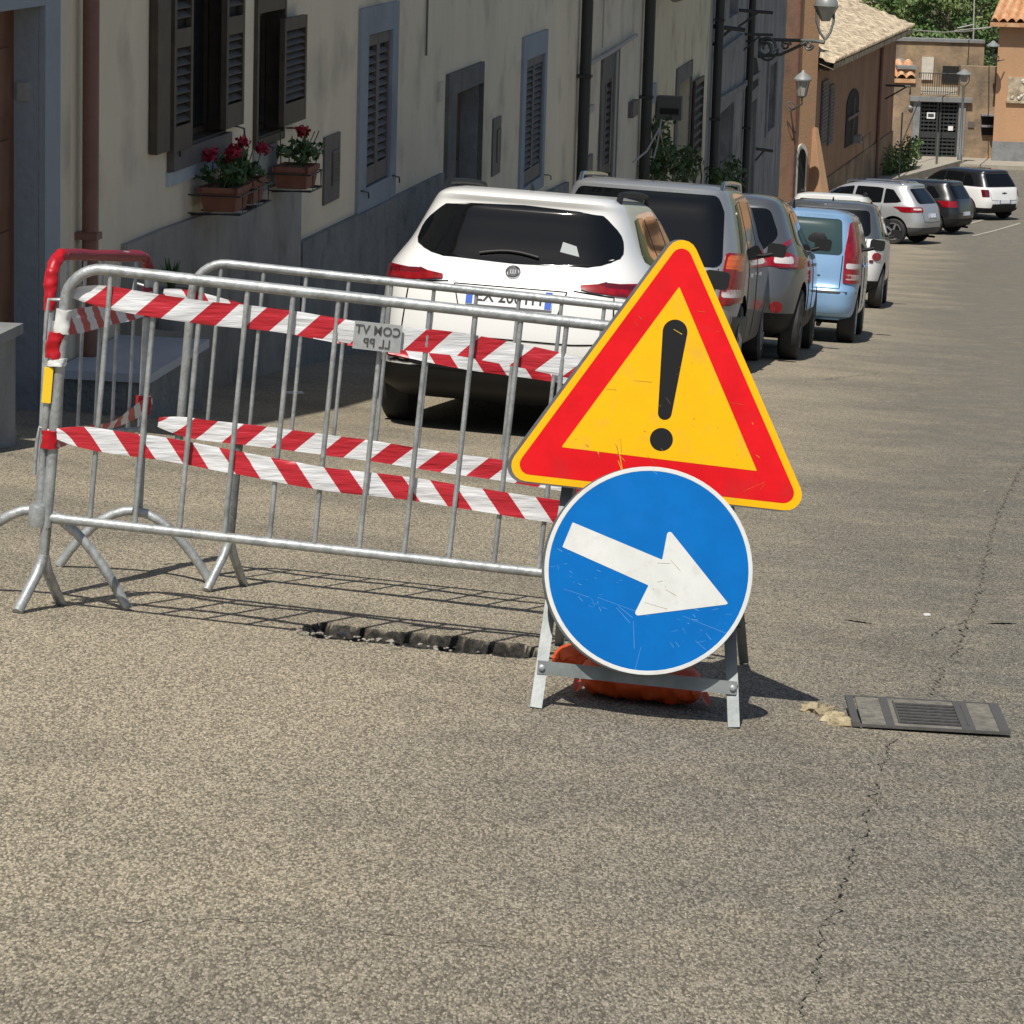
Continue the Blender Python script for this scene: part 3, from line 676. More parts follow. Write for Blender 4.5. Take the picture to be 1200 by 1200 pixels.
# projecting dark sign box
q = frect(768, 110, 776, 137); mb = MB(); th = thing('sign_box', 'small dark box sign sticking out beside the dark doorway', 'sign', W(q[0]+.2, TW+.3, q[2]))
mb.fbox(q[0], q[0]+.25, q[2], q[3], TW+.02, TW+.42); mb.build('box', M['shop_box'], th)
mb = MB(); mb.fbox(q[0]-.02, q[0], q[2]+.1, (q[2]+q[3])/2, TW+.08, TW+.38); mb.build('front_panel', M['black_plastic'], th)
s, z = fp(772, -3); mb = MB(); mb.tube([W(s-3, TW+.3, z+.25), W(s-1, TW+.35, z+.02), W(s+1, TW+.35, z), W(s+4, TW+.3, z+.2)], .05, 6)
tag(mb.build('cable', M['cable'], smooth=60), 'sagging dark cable at the top of the photo above the climbing plant', 'cable')

# --- weathered grey house
t = thing('house', 'weathered blue grey house with arched door, fourth of the shaded row', 'house', W((sE+sF)/2, TW-3, Gs((sE+sF)/2, TW)), 'houses of the shaded row')
hs = [frect(839, 128, 855, 245), frect(884, 110, 888, 240), frect(899, 76, 907, 152), frect(841, -30, 849, 22), frect(856, -40, 866, 18)]
hs = [list(h) for h in hs]; hs[0][2] = Gs(hs[0][0], TW)-.1; hs[1] = list(frect(872, 122, 882, 240)); hs[1][2] = Gs(hs[1][0], TW)-.1
mb = MB(); facade(mb, sE, sF, 3.6, [tuple(h) for h in hs]); mb.build('wall', M['greyhouse'], t); house_roof(t, sE+.01, sF-.01, 3.6)
for h in hs[:2]: mb = MB(); mb.fbox(*h, TW-.28, TW-.2); mb.build('door', M['jamb'], t)
for h in hs[2:]:
    mb = MB(); mb.fbox(*h, TW-.25, TW-.2); mb.build('window', M['window_glass'], t)
for h, p in ((hs[0], .5), (hs[1], .5), (hs[2], .5)): mb = MB(); surround(mb, (h[0]-p, h[1]+p, h[2], h[3]+.28), tuple(h), .05); mb.build('stone_surround', M['stone'], t)
a, b = hs[1][0], hs[1][1]; zc = hs[1][3]
mb = MB(); cs = (a+b)/2; ra = (b-a)/2; vs = []
for k in range(13):
    an = math.pi*k/12; vs.append((cs+ra*math.cos(an), zc+.28+ra*.5*math.sin(an)))
mb.add([W(x, TW+.06, z) for x, z in vs]+[W(x, TW-.01, z) for x, z in vs], [tuple(range(13)), tuple(range(13, 26))]+[(i, (i+1) % 13, 13+(i+1) % 13, 13+i) for i in range(13)]); mb.build('arch_head', M['void'], t)
for (p, q) in (((836, 66), (868, 42)), ((836, 120), (870, 100)), ((870, 98), (888, 86))):
    mb = MB(); (s0, z0), (s1, z1) = fp(*p), fp(*q); mb.add([W(s, tt, z+d) for s, z in ((s0, z0), (s1, z1)) for tt in (TW-.01, TW+.08) for d in (-.06, .06)], [(0, 1, 3, 2), (4, 6, 7, 5), (0, 4, 5, 1), (2, 3, 7, 6), (0, 2, 6, 4), (1, 5, 7, 3)]); mb.build('string_course', M['stone'], t)
for i, (x0, y0, x1, y1, th_) in enumerate(((836, 31, 872, 35, .07), (866, 12, 905, 15, .06), (872, 40, 905, 41, .05), (883, 174, 905, 177, .06))):
    (s0, z0) = fp(x0, y0); p0 = W(s0, TW, z0); d = (p0.dot(fw)); p1 = at(x1, y1, d+.4)
    mb = MB(); mb.tube([p0, p1], th_*.7, 6); mb.tube([p0+V((0, 0, -.35)), p0.lerp(p1, .6)], th_*.4, 6)
    tag(mb.build('wall_bracket', M['iron']), ['long black rod bracket beside the near corner of the grey house', 'topmost black bracket on the grey house', 'black bracket just above the scrolled lamp arm', 'lowest black bracket on the grey house near the corner'][i], 'bracket', 'iron brackets on the grey house')

# ------------------------------------------------------------------ things along the foot of the wall
def wall_bracket_pot(t, s0, s1, ztop, ztk, seed, nfl, mfl, tc_, spill=1.0):
    """trough held off the wall by an iron cradle"""
    h = .16; tt0, tt1 = TW+tc_, TW+tc_+.25
    mb = MB(); c = [(s0+.03, tt0+.02), (s1-.03, tt0+.02), (s1-.03, tt1-.02), (s0+.03, tt1-.02)]; e = [(s0, tt0), (s1, tt0), (s1, tt1), (s0, tt1)]
    vs = [W(a, b, ztop-h) for a, b in c]+[W(a, b, ztop-.02) for a, b in e]
    mb.add(vs, [(0, 1, 2, 3), (0, 1, 5, 4), (1, 2, 6, 5), (2, 3, 7, 6), (3, 0, 4, 7), (4, 5, 6, 7)])
    for a, b, c_, d in ((s0-.01, s1+.01, tt0-.01, tt0+.015), (s0-.01, s1+.01, tt1-.015, tt1+.01), (s0-.01, s0+.015, tt0, tt1), (s1-.015, s1+.01, tt0, tt1)): mb.fbox(a, b, ztop-.035, ztop, c_, d)
    mb.build('pot', M['terracotta'], t)
    rg = random.Random(seed); mb = MB(); ctr = W((s0+s1)/2, (tt0+tt1)/2, ztop+.05)
    for _ in range(7):
        q = W(rg.uniform(s0, s1), rg.uniform(tt0, tt1), ztop+rg.uniform(.02, .16)); mb.leaves(q, .08*spill, .08*spill, .06, 34, .055, rng=rg)
    for _ in range(12): q = W(rg.uniform(s0, s1), rg.uniform(tt0, tt1), ztop); mb.tube([q, q+V((rg.gauss(0, .04), rg.gauss(0, .04), rg.uniform(.12, .28)))], .004, 4)
    mb.build('foliage', M['leaf'], t)
    for k in range(nfl):
        mb = MB(); q = W(rg.uniform(s0+.02, s1-.02), rg.uniform(tt0, tt1), ztop+rg.uniform(.14, .24))
        mb.leaves(q, .060, .060, .050, 90, .042, shell=.2, rng=rg); mb.build('blossom', M[mfl], t)
    mb = MB(); z = ztop-.09
    for zz in (ztop-.05, ztop-h-.01): mb.tube([W(s0-.03, TW, zz), W(s0-.03, tt1+.03, zz), W(s1+.03, tt1+.03, zz), W(s1+.03, TW, zz)], .006, 6)
    for s in (s0+.05, s1-.05): mb.tube([W(s, tt1+.03, ztop-.04), W(s, tt1+.03, ztop-h-.01), W(s, TW, ztop-h-.03)], .006, 6)
    mb.build('cradle', M['iron'], t)
for i, (x0, x1, yt, lab, nf, mf, sd_) in enumerate(((234, 283, 219, 'terracotta trough of magenta geraniums nearest the camera, below the big window', 3, 'blossom_pink', 4), (254, 309, 210, 'second terracotta trough of magenta geraniums, just behind the nearest trough', 3, 'blossom_pink', 8), (321, 368, 194, 'single terracotta pot with one red geranium bloom below the narrow window', 1, 'blossom', 11))):
    off = .07; s0 = fp(x0, yt, TW+off)[0]; s1 = s0+.40; z = fp(x0+24, yt, TW+off+.12)[1]
    t = thing('flower_pot', lab, 'flower pot', W((s0+s1)/2, TW+off+.1, z-.18), 'geranium pots on the wall'); wall_bracket_pot(t, s0, s1, z, z, sd_, nf, mf, off, 1.2)

# steps and slabs at the foot of the wall
def slab_block(px0, px1, pyt, dt, lab, nm, zoff=0, mats=('marble', 'plinth')):
    s0, s1 = fp(px0, pyt, TW+dt)[0], fp(px1, pyt, TW+dt)[0]; z = fp((px0+px1)/2, pyt, TW+dt)[1]
    t = thing(nm, lab, 'step' if 'step' in nm else 'bench', W((s0+s1)/2, TW+dt/2, Gs(s0, TW+dt)))
    mb = MB(); mb.fbox(s0-.03, s1+.03, z-.05, z, TW+.02, TW+dt+.03); mb.build('slab', M[mats[0]], t)
    g = min(Gs(s0, TW), Gs(s1, TW+dt))-.2
    mb = MB(); mb.fbox(s0, s1, g, z-.05, TW+.01, TW+dt); mb.build('base', M[mats[1]], t)
slab_block(172, 238, 418, .55, 'low block with a pale bluish marble top against the cream wall behind the barrier', 'stone_bench')
slab_block(-70, 18, 400, .65, 'grey stone block at the left edge beside the wooden door', 'stone_bench', mats=('stone', 'stone'))
def potted(px, py, d, lab, hh, spiky, seed, dt=.45, r=.14):
    s, z = fp(px, py, TW+dt); t = thing('potted_plant', lab, 'plant', W(s, TW+dt, z)); c = W(s, TW+dt, z); rg = random.Random(seed)
    mb = MB(); mb.lathe([(r*.7, 0), (r, .20), (r*1.08, .20), (r*1.08, .24), (r*.9, .24), (r*.85, .20), (0, .19)], c); mb.build('pot', M['stone' if spiky else 'terracotta'], t, smooth=40)
    mb = MB()
    if spiky:
        for k in range(26):
            a = rg.random()*6.28; h = hh*rg.uniform(.6, 1); o = rg.uniform(.1, .35)*hh; w = .018
            p0 = c+V((0, 0, .2)); d_ = V((math.cos(a), math.sin(a), 0)); n_ = V((-d_.y, d_.x, 0)); p1 = p0+d_*o*.4+V((0, 0, h*.6)); p2 = p0+d_*o+V((0, 0, h))
            mb.add([p0-n_*w, p0+n_*w, p1+n_*w*.9, p1-n_*w*.9, p2], [(0, 1, 2, 3), (3, 2, 4)])
    else:
        for k in range(9): mb.leaves(c+V((rg.gauss(0, .12), rg.gauss(0, .12), .25+rg.random()*hh)), .14, .14, .12, 40, .07, rng=rg)
    mb.build('foliage', M['leaf'], t)
potted(200, 385, 0, 'spiky potted plant standing on the marble topped block', .24, True, 2, .3)
def wallplant(x0, y0, x1, y1, lab, seed, n, dt=.25):
    s0, s1, z0, z1 = frect(x0, y0, x1, y1); z0 = max(z0, Gs(s0, TW)); rg = random.Random(seed); t = thing('climbing_plant', lab, 'plant', W((s0+s1)/2, TW+dt, z0))
    mb = MB()
    for k in range(n):
        u = rg.random(); c = W(rg.uniform(s0, s1), TW+dt+rg.uniform(-.1, .12), z0+(z1-z0)*u**1.3); mb.leaves(c, .22, .22, .22, 34, .10, rng=rg)
    mb.build('foliage', M['leaf'], t)
    mb = MB()
    for k in range(5): s = rg.uniform(s0, s1); mb.tube([W(s, TW+.1, z0-.3), W(s+rg.gauss(0, .2), TW+.15, (z0+z1)/2), W(rg.uniform(s0, s1), TW+.15, z1)], .015, 5)
    mb.build('stem', M['bark'], t)
wallplant(748, 145, 759, 225, 'dark climbing plant around the foot of the dark downpipe', 5, 27)
wallplant(764, 180, 771, 200, 'small hanging plant beneath the box sign', 6, 8, .5)
wallplant(795, 190, 822, 232, 'dark leafy shrubs in the shade before the dark doorway', 9, 30, .6)
mb = MB()
for a, b in (((773, 150), (742, 190)), ((773, 150), (784, 195)), ((775, 140), (766, 185))):
    (s0, z0), (s1, z1) = fp(*a, TW+.35), fp(*b, TW+.35); mb.tube([W(s0, TW+.35, z0), W((s0+s1)/2, TW+.35, (z0+z1)/2-.1), W(s1, TW+.35, z1)], .014, 5)
tag(mb.build('washing_line', M['pale_cable']), 'pale strings hanging below the box sign', 'line')
# ------------------------------------------------------------------ parked cars
class Shell:
    """car body as a stack of rounded plan outlines; rows are (height, rear, front, half width)"""
    def __init__(self, rows, n): self.r = rows; self.n = n
    def row(self, z):
        R = self.r
        if z <= R[0][0]: return R[0][1:]
        if z >= R[-1][0]: return R[-1][1:]
        for i in range(len(R)-1):
            if z <= R[i+1][0]:
                h = R[i+1][0]-R[i][0]; t = (z-R[i][0])/h; o = []
                for k in (1, 2, 3):
                    def tg(j):
                        if j <= 0 or j >= len(R)-1: return None
                        d0 = (R[j][k]-R[j-1][k])/(R[j][0]-R[j-1][0]); d1 = (R[j+1][k]-R[j][k])/(R[j+1][0]-R[j][0])
                        return 0 if d0*d1 <= 0 else 2*d0*d1/(d0+d1)
                    d = (R[i+1][k]-R[i][k])/h; m0 = tg(i); m1 = tg(i+1); m0 = d if m0 is None else m0; m1 = d if m1 is None else m1
                    o.append((2*t**3-3*t*t+1)*R[i][k]+(t**3-2*t*t+t)*h*m0+(-2*t**3+3*t*t)*R[i+1][k]+(t**3-t*t)*h*m1)
                return tuple(o)
    def rear(self, x, z):
        yr, yf, w = self.row(z); a = min(.999, abs(x)/w); return V((x, (yr+yf)/2-(yf-yr)/2*(1-a**self.n)**(1/self.n), z))
    def side(self, y, z, sg=1):
        yr, yf, w = self.row(z); a = min(.999, abs((y-(yr+yf)/2)/((yf-yr)/2))); return V((sg*w*(1-a**self.n)**(1/self.n), y, z))
    def ring(self, z, N=72):
        yr, yf, w = self.row(z); yc, L = (yr+yf)/2, (yf-yr)/2; o = []
        for k in range(N):
            a = 2*math.pi*k/N; c, s = math.cos(a), math.sin(a)
            o.append(V((w*math.copysign(abs(s)**(2/self.n), s), yc-L*math.copysign(abs(c)**(2/self.n), c), z)))
        return o
def patch(sh, poly, kind='rear', sg=1, off=.005, nr=12, nc=16, mb=None, m=0):
    mb = mb or MB(); zs = [p[1] for p in poly]; z0, z1 = min(zs)+1e-4, max(zs)-1e-4
    fn = (lambda a, z: sh.rear(a, z)) if kind == 'rear' else (lambda a, z: sh.side(a, z, sg))
    def pn(a, z):
        p = fn(a, z); da = fn(a+.01, z)-fn(a-.01, z); dz = fn(a, z+.01)-fn(a, z-.01); n = da.cross(dz).normalized()
        out = V((0, -1, .0)) if kind == 'rear' else V((sg, 0, 0))
        if n.dot(out) < 0: n = -n
        return p, n
    g = []
    for j in range(nr+1):
        u = j/nr; u = .5-.5*math.cos(math.pi*u); z = z0+(z1-z0)*u; xs = []
        for (a, za), (b, zb) in zip(poly, poly[1:]+poly[:1]):
            if (za-z)*(zb-z) <= 0 and za != zb: xs.append(a+(b-a)*(z-za)/(zb-za))
        lo, hi = min(xs), max(xs); g.append([pn(lo+(hi-lo)*i/nc, z) for i in range(nc+1)])
    vs = [p+n*off for r in g for p, n in r]; o = len(vs)
    f = [(j*(nc+1)+i, j*(nc+1)+i+1, (j+1)*(nc+1)+i+1, (j+1)*(nc+1)+i) for j in range(nr) for i in range(nc)]
    bd = [(0, i) for i in range(nc+1)]+[(j, nc) for j in range(1, nr+1)]+[(nr, i) for i in range(nc-1, -1, -1)]+[(j, 0) for j in range(nr-1, 0, -1)]
    for j, i in bd: p, n = g[j][i]; vs.append(p-n*.02)
    for k in range(len(bd)):
        a = bd[k]; b = bd[(k+1) % len(bd)]; f.append((a[0]*(nc+1)+a[1], b[0]*(nc+1)+b[1], o+(k+1) % len(bd), o+k))
    mb.add(vs, f, m); return mb
def seam(sh, pts, kind='rear', sg=1, r=.005, mb=None):
    mb = mb or MB(); P = []
    for (a, z), (b, w) in zip(pts, pts[1:]):
        for k in range(8): u = k/8; q = (a+(b-a)*u, z+(w-z)*u); P.append(sh.rear(*q) if kind == 'rear' else sh.side(q[0], q[1], sg))
    P.append(sh.rear(*pts[-1]) if kind == 'rear' else sh.side(pts[-1][0], pts[-1][1], sg)); mb.tube(P, r, 6); return mb
def mirr(poly): return [(-a, b) for a, b in poly][::-1]
def wheel_meshes(r, w, spokes, dark):
    X, Y, Z = V((0, 1, 0)), V((0, 0, 1)), V((1, 0, 0))
    mb = MB(); h = w/2
    mb.lathe([(r*.66, -h*.9), (r*.9, -h), (r*.985, -h*.8), (r, -h*.4), (r, h*.4), (r*.985, h*.8), (r*.9, h), (r*.66, h*.9), (r*.62, h*.5)], ax=(X, Y, Z), seg=36)
    rim = MB(); rim.lathe([(r*.66, h*.92), (r*.60, h*.90), (r*.58, h*.3), (0, h*.25)], ax=(X, Y, Z), seg=30, m=1)
    rim.lathe([(r*.67, h*.9), (r*.67, h*1.0), (r*.60, h*1.0), (r*.59, h*.9)], ax=(X, Y, Z), seg=30)
    for k in range(spokes):
        a = 2*math.pi*k/spokes; d = X*math.cos(a)+Y*math.sin(a); rim.bar(d*r*.08+Z*h*.9, d*r*.63+Z*h*.85, r*(.16 if spokes < 8 else .07), .02, up=Z)
    rim.lathe([(0, h*.98), (r*.11, h*.97), (r*.12, h*.8)], ax=(X, Y, Z), seg=14)
    return mb, rim
def make_car(sp, label, group=None):
    rows, L, paint = sp['rows'], sp['L'], M[sp['paint']]; sh = Shell(rows, sp.get('n', 6.5)); zb = sp.get('zb', .4); zroof = sp.get('zroof', 9)
    root = bpy.data.objects.new('parked_car', None); COL.objects.link(root); root['label'] = label; root['category'] = 'car'; root['group'] = 'cars parked down the street'
    zs = []
    for a, b in zip(rows, rows[1:]):
        for k in range(3): zs.append(a[0]+(b[0]-a[0])*k/3)
    zs.append(rows[-1][0]); zs = sorted(set(zs+[zb])); mb = MB(); N = 72
    rings = [sh.ring(z, N) for z in zs]
    for r in rings: mb.v += r
    for j in range(len(zs)-1):
        zm = (zs[j]+zs[j+1])/2; mi = 1 if zm < zb else (3 if zm > zroof else 0)
        for k in range(N): mb.f.append((j*N+k, j*N+(k+1) % N, (j+1)*N+(k+1) % N, (j+1)*N+k)); mb.mi.append(mi)
    mb.f.append(tuple(range(N))[::-1]); mb.mi.append(2); mb.f.append(tuple((len(zs)-1)*N+k for k in range(N))); mb.mi.append(3 if zroof < 9 else 0)
    mats = [paint, M[sp.get('trim', 'grey_trim')], M['dark_under'], M[sp.get('roofmat', sp['paint'])]]
    body = mb.build('body', mats, root, smooth=38, local=True)
    r, wv = sp['wr'], .20; yr, yf = sp['axles']; wo = sp['rows'][3][3]-.015; cut = MB()
    for y in (yr, yf):
        for sg in (-1, 1): cut.lathe([(r+.055, -.16), (r+.055, .30)] if sg > 0 else [(r+.055, -.30), (r+.055, .16)], V((sg*(wo-.1), y, r+.02)), (V((0, 1, 0)), V((0, 0, 1)), V((1, 0, 0))), 40, 2)
    co = cut.build('cut', mats, None, origin=(0, 0, 0)); md = body.modifiers.new('b', 'BOOLEAN'); md.operation = 'DIFFERENCE'; md.object = co; md.solver = 'EXACT'; md.material_mode = 'INDEX'
    dg = bpy.context.evaluated_depsgraph_get(); dg.update(); me = bpy.data.meshes.new_from_object(body.evaluated_get(dg)); body.modifiers.clear(); body.data = me; me.name = 'body'
    me.set_sharp_from_angle(angle=math.radians(38))
    bpy.data.objects.remove(co)
    mt, mr = wheel_meshes(r, wv, sp.get('spokes', 5), 0); tyre = rim = None
    for y in (yr, yf):
        for sg in (-1, 1):
            if tyre is None:
                o = mt.build('wheel', M['rubber'], root, smooth=40, local=True); tyre = o.data
                q = mr.build('rim', [M[sp.get('rim', 'alloy')], M['dark_under']], o, smooth=40, local=True); rim = q.data
            else:
                o = bpy.data.objects.new('wheel', tyre); COL.objects.link(o); o.parent = root
                q = bpy.data.objects.new('rim', rim); COL.objects.link(q); q.parent = o
            o.location = (sg*(wo-wv/2), y, r)
            if sg < 0: o.rotation_euler = (0, 0, math.pi)
    g = M[sp.get('glass', 'glass')]
    rg = rpoly(sp['rglass'], sp.get('rgr', .07)); rw = patch(sh, rg, nr=16, nc=24).build('rear_window', g, root, smooth=60, local=True)
    for sg in (-1, 1):
        for p in sp['sglass']: patch(sh, rpoly(p, .03), 'side', sg).build('side_window', g, root, smooth=60, local=True)
        if 'pillar' in sp:
            for p in sp['pillar']: patch(sh, p, 'side', sg, .003).build('window_trim', M['black_plastic'], root, smooth=60, local=True)
    if 'wiper' in sp:
        a, b, z = sp['wiper']; w = MB(); P = [sh.rear(a+(b-a)*k/6, z+.03*math.sin(math.pi*k/6)*.8)+V((0, -.02, 0)) for k in range(7)]; w.tube(P, .009, 6); w.build('wiper', M['black_plastic'], rw, local=True)
    for sg in (-1, 1):
        for p, mm in sp['lamps']:
            pp = p if sg > 0 else mirr(p); patch(sh, rpoly(pp, .02), off=.012).build('tail_light', M[mm], root, smooth=60, local=True)
    for sg in (-1, 1):
        for x, z, rr, mm in sp.get('round', []): patch(sh, [(sg*a, b) for a, b in circ(rr, 20, x, z)], off=.012).build('tail_light', M[mm], root, smooth=60, local=True)
    for p, mm, nm in sp.get('extra', []): patch(sh, p, off=.004, nr=8).build(nm, M[mm], root, smooth=60, local=True)
    sm = MB()
    for pts in sp.get('seams', []):
        seam(sh, pts, mb=sm); seam(sh, [(-a, b) for a, b in pts], mb=sm)
    for pts in sp.get('sseams', []):
        for sg in (-1, 1): seam(sh, pts, 'side', sg, mb=sm)
    if sm.v: sm.build('panel_gaps', M['dark_under'], root, local=True)
    for pts in sp.get('handles', []):
        for sg in (-1, 1):
            h = MB(); p = sh.side(pts[0], pts[1], sg); h.box(p+V((sg*.015, 0, 0)), .03, .17, .028); h.build('door_handle', paint, root, local=True)
    if 'plate' in sp:
        z, w, txt = sp['plate']; p = sh.rear(0, z); X, Y = V((1, 0, 0)), (sh.rear(0, z+.05)-sh.rear(0, z-.05)).normalized(); Z = X.cross(Y); o = p+Z*.012
        pl = MB(); pl.box(o, w, .11, .012, (X, Y, Z)); pl = pl.build('number_plate', M['plate_white'], root, local=True)
        b = MB(); b.box(o+X*(-w/2+.022)+Z*.005, .04, .105, .006, (X, Y, Z)); b.build('plate_band', M['plate_blue'], pl, local=True); b = MB(); b.box(o+X*(w/2-.022)+Z*.005, .04, .105, .006, (X, Y, Z)); b.build('plate_band', M['plate_blue'], pl, local=True)
        if txt: text_mb(txt, .105, o+Z*.008, X, Y, .001, 1.0, .9).build('plate_text', M['ink'], pl, local=True)
    if 'rails' in sp:
        mm, y0, y1 = sp['rails']; H = rows[-1][0]
        for sg in (-1, 1):
            b = MB(); zt = H-.035; wt = sh.row(zt)[2]; x = sg*(wt-.02)
            pts = [V((x, y0, H-.06))]+[V((x, y0+.12+(y1-y0-.24)*k/8, H+.015+.01*math.sin(math.pi*k/8))) for k in range(9)]+[V((x, y1, H-.06))]
            b.tube(pts, .020, 8); b.build('roof_rail', M[mm], root, smooth=60, local=True)
    for sg in (-1, 1):
        y, z = sp.get('mirror', (2.75, 1.02)); p = sh.side(y, z-.05, sg); b = MB(); b.prism(rpoly([(-.085, -.05), (.085, -.06), (.095, .065), (-.075, .075)], .03), p+V((sg*.11, .035, .06)), V((sg, 0, 0)), V((0, 0, 1)), -.05, .05); b.tube([p-V((sg*.03, 0, 0)), p+V((sg*.08, 0, .03))], .022, 8); b.build('wing_mirror', M[sp.get('mirrmat', 'black_plastic')], root, smooth=60, local=True)
    b = MB(); y = sp.get('ant', rows[-2][1]+.25); b.tube([V((0, y, rows[-1][0]-.01)), V((0, y-.05, rows[-1][0]+sp.get('anth', .05)))], [.02, .004], 6); b.build('antenna', M['black_plastic'], root, local=True)
    b = MB(); wu = sh.row(.3)[2]; b.box(V((0, (yr+yf)/2, .27)), wu*1.5, yf-yr+.5, .12); b.tube([V((wu*.5, .12, .2)), V((wu*.5, .5, .22))], .03, 8); b.build('underbody', M['dark_under'], root, local=True)
    return root, sh
def place(root, sp, px, py, side, az, dcorr=None):
    P = gp(px, py); 
    if dcorr: P = P*dcorr
    a = math.radians(az); f0 = V((math.sin(a), math.cos(a), 0)); rt = V((f0.y, -f0.x, 0)); wo = sp['rows'][3][3]-.11
    yr, yf = sp['axles']; x = wo if side == 'R' else -wo
    o = P - rt*x - f0*yr
    def gz(lx, ly): q = o+rt*lx+f0*ly; return G(q.x, q.y)
    zr, zf = (gz(-wo, yr)+gz(wo, yr))/2, (gz(-wo, yf)+gz(wo, yf))/2; zl, zR = (gz(-wo, yr)+gz(-wo, yf))/2, (gz(wo, yr)+gz(wo, yf))/2
    Y = V((f0.x, f0.y, (zf-zr)/(yf-yr))).normalized(); X = V((rt.x, rt.y, (zR-zl)/(2*wo))); X = (X-Y*X.dot(Y)).normalized(); Z = X.cross(Y)
    c = o+f0*yr; c.z = zr; org = c - Y*yr
    root.matrix_world = Matrix(((X.x, Y.x, Z.x, org.x), (X.y, Y.y, Z.y, org.y), (X.z, Y.z, Z.z, org.z), (0, 0, 0, 1)))

S1 = dict(L=4.55, paint='white_paint', trim='black_plastic', zb=.40, wr=.325, axles=(.95, 3.6), spokes=5, n=6.5,
    rows=[(.20, .34, 4.3, .78), (.28, .12, 4.45, .86), (.42, .03, 4.52, .862), (.60, 0, 4.55, .872), (.78, .02, 4.5, .872), (.90, .05, 4.3, .862), (.99, .10, 3.8, .842), (1.06, .15, 3.35, .795), (1.16, .21, 3.1, .725), (1.30, .30, 2.85, .660), (1.40, .355, 2.6, .612), (1.44, .34, 2.5, .582), (1.475, .42, 2.3, .53), (1.495, .60, 2.1, .44)],
    rglass=[(-.48, 1.065), (0, 1.05), (.48, 1.065), (.635, 1.13), (.61, 1.26), (.475, 1.385), (0, 1.405), (-.475, 1.385), (-.61, 1.26), (-.635, 1.13)], rgr=[.2, .3, .2, .055, .16, .10, .3, .10, .16, .055],
    sglass=[[(.55, 1.10), (1.25, 1.07), (1.25, 1.38), (.80, 1.37)], [(1.31, 1.07), (2.1, 1.04), (2.0, 1.39), (1.31, 1.38)], [(2.16, 1.04), (3.0, 1.02), (2.5, 1.34), (2.08, 1.38)]],
    lamps=[([(.40, .925), (.835, .892), (.838, .965), (.77, .990), (.42, .958)], 'lamp_red'), ([(.46, .948), (.78, .945), (.79, .98), (.50, .962)], 'lamp_dark'), ([(.56, .435), (.74, .44), (.72, .49), (.58, .47)], 'lamp_dark')],
    extra=[([(-.78, .42), (-.5, .40), (.5, .40), (.78, .42), (.74, .50), (.58, .50), (.46, .43), (-.46, .43), (-.58, .50), (-.74, .50)], 'black_plastic', 'lower_bumper'), ([(-.30, .775), (.30, .775), (.34, .905), (-.34, .905)], 'white_paint', 'plate_recess')],
    seams=[[(.38, .92), (.62, .90), (.64, .62), (.40, .60)], [(0, .60), (.40, .60)], [(.30, .775), (.34, .91)], [(0, .91), (.34, .91)]],
    sseams=[[(.62, 1.0), (.8, .7), (2.1, .5)], [(2.13, 1.02), (2.13, .3)]], handles=[(1.5, .9), (2.6, .9)], mirror=(3.1, .97),
    plate=(.845, .52, 'EX 200TH'), rails=('black_plastic', .62, 2.3), wiper=(-.22, .14, 1.10), anth=.045)
c1, sh1 = make_car(S1, 'white estate car nearest the barrier, seen from behind with wide dark rear window')
# round badge on the tailgate
p = sh1.rear(0, 1.0); mb = MB(); X, Y, Z = V((1, 0, 0)), (sh1.rear(0, 1.04)-sh1.rear(0, .96)).normalized(), None; Z = X.cross(Y)
o = p+Z*.006
ring = [o+X*.042*math.cos(a*math.pi/12)+Y*.042*math.sin(a*math.pi/12) for a in range(25)]; mb.tube(ring, .005, 6)
mb.prism(circ(.033, 20), o, X, Y, -.004, .002, 1)
for x in (-.014, 0, .014): mb.box(o+X*x+Z*.003, .005, .03, .004, (X, Y, Z))
mb.box(o+Y*-.014+Z*.003, .032, .004, .004, (X, Y, Z)); mb.build('badge', [M['chrome'], M['grey_trim']], c1, local=True)
mb = MB(); patch(sh1, [(.26, 1.13), (.38, 1.12), (.35, 1.19), (.27, 1.20)], off=.007, nr=3, nc=3, mb=mb); mb.build('window_sticker', M['paper_dim'], c1, local=True)
place(c1, S1, 469, 491, 'L', 8.2)

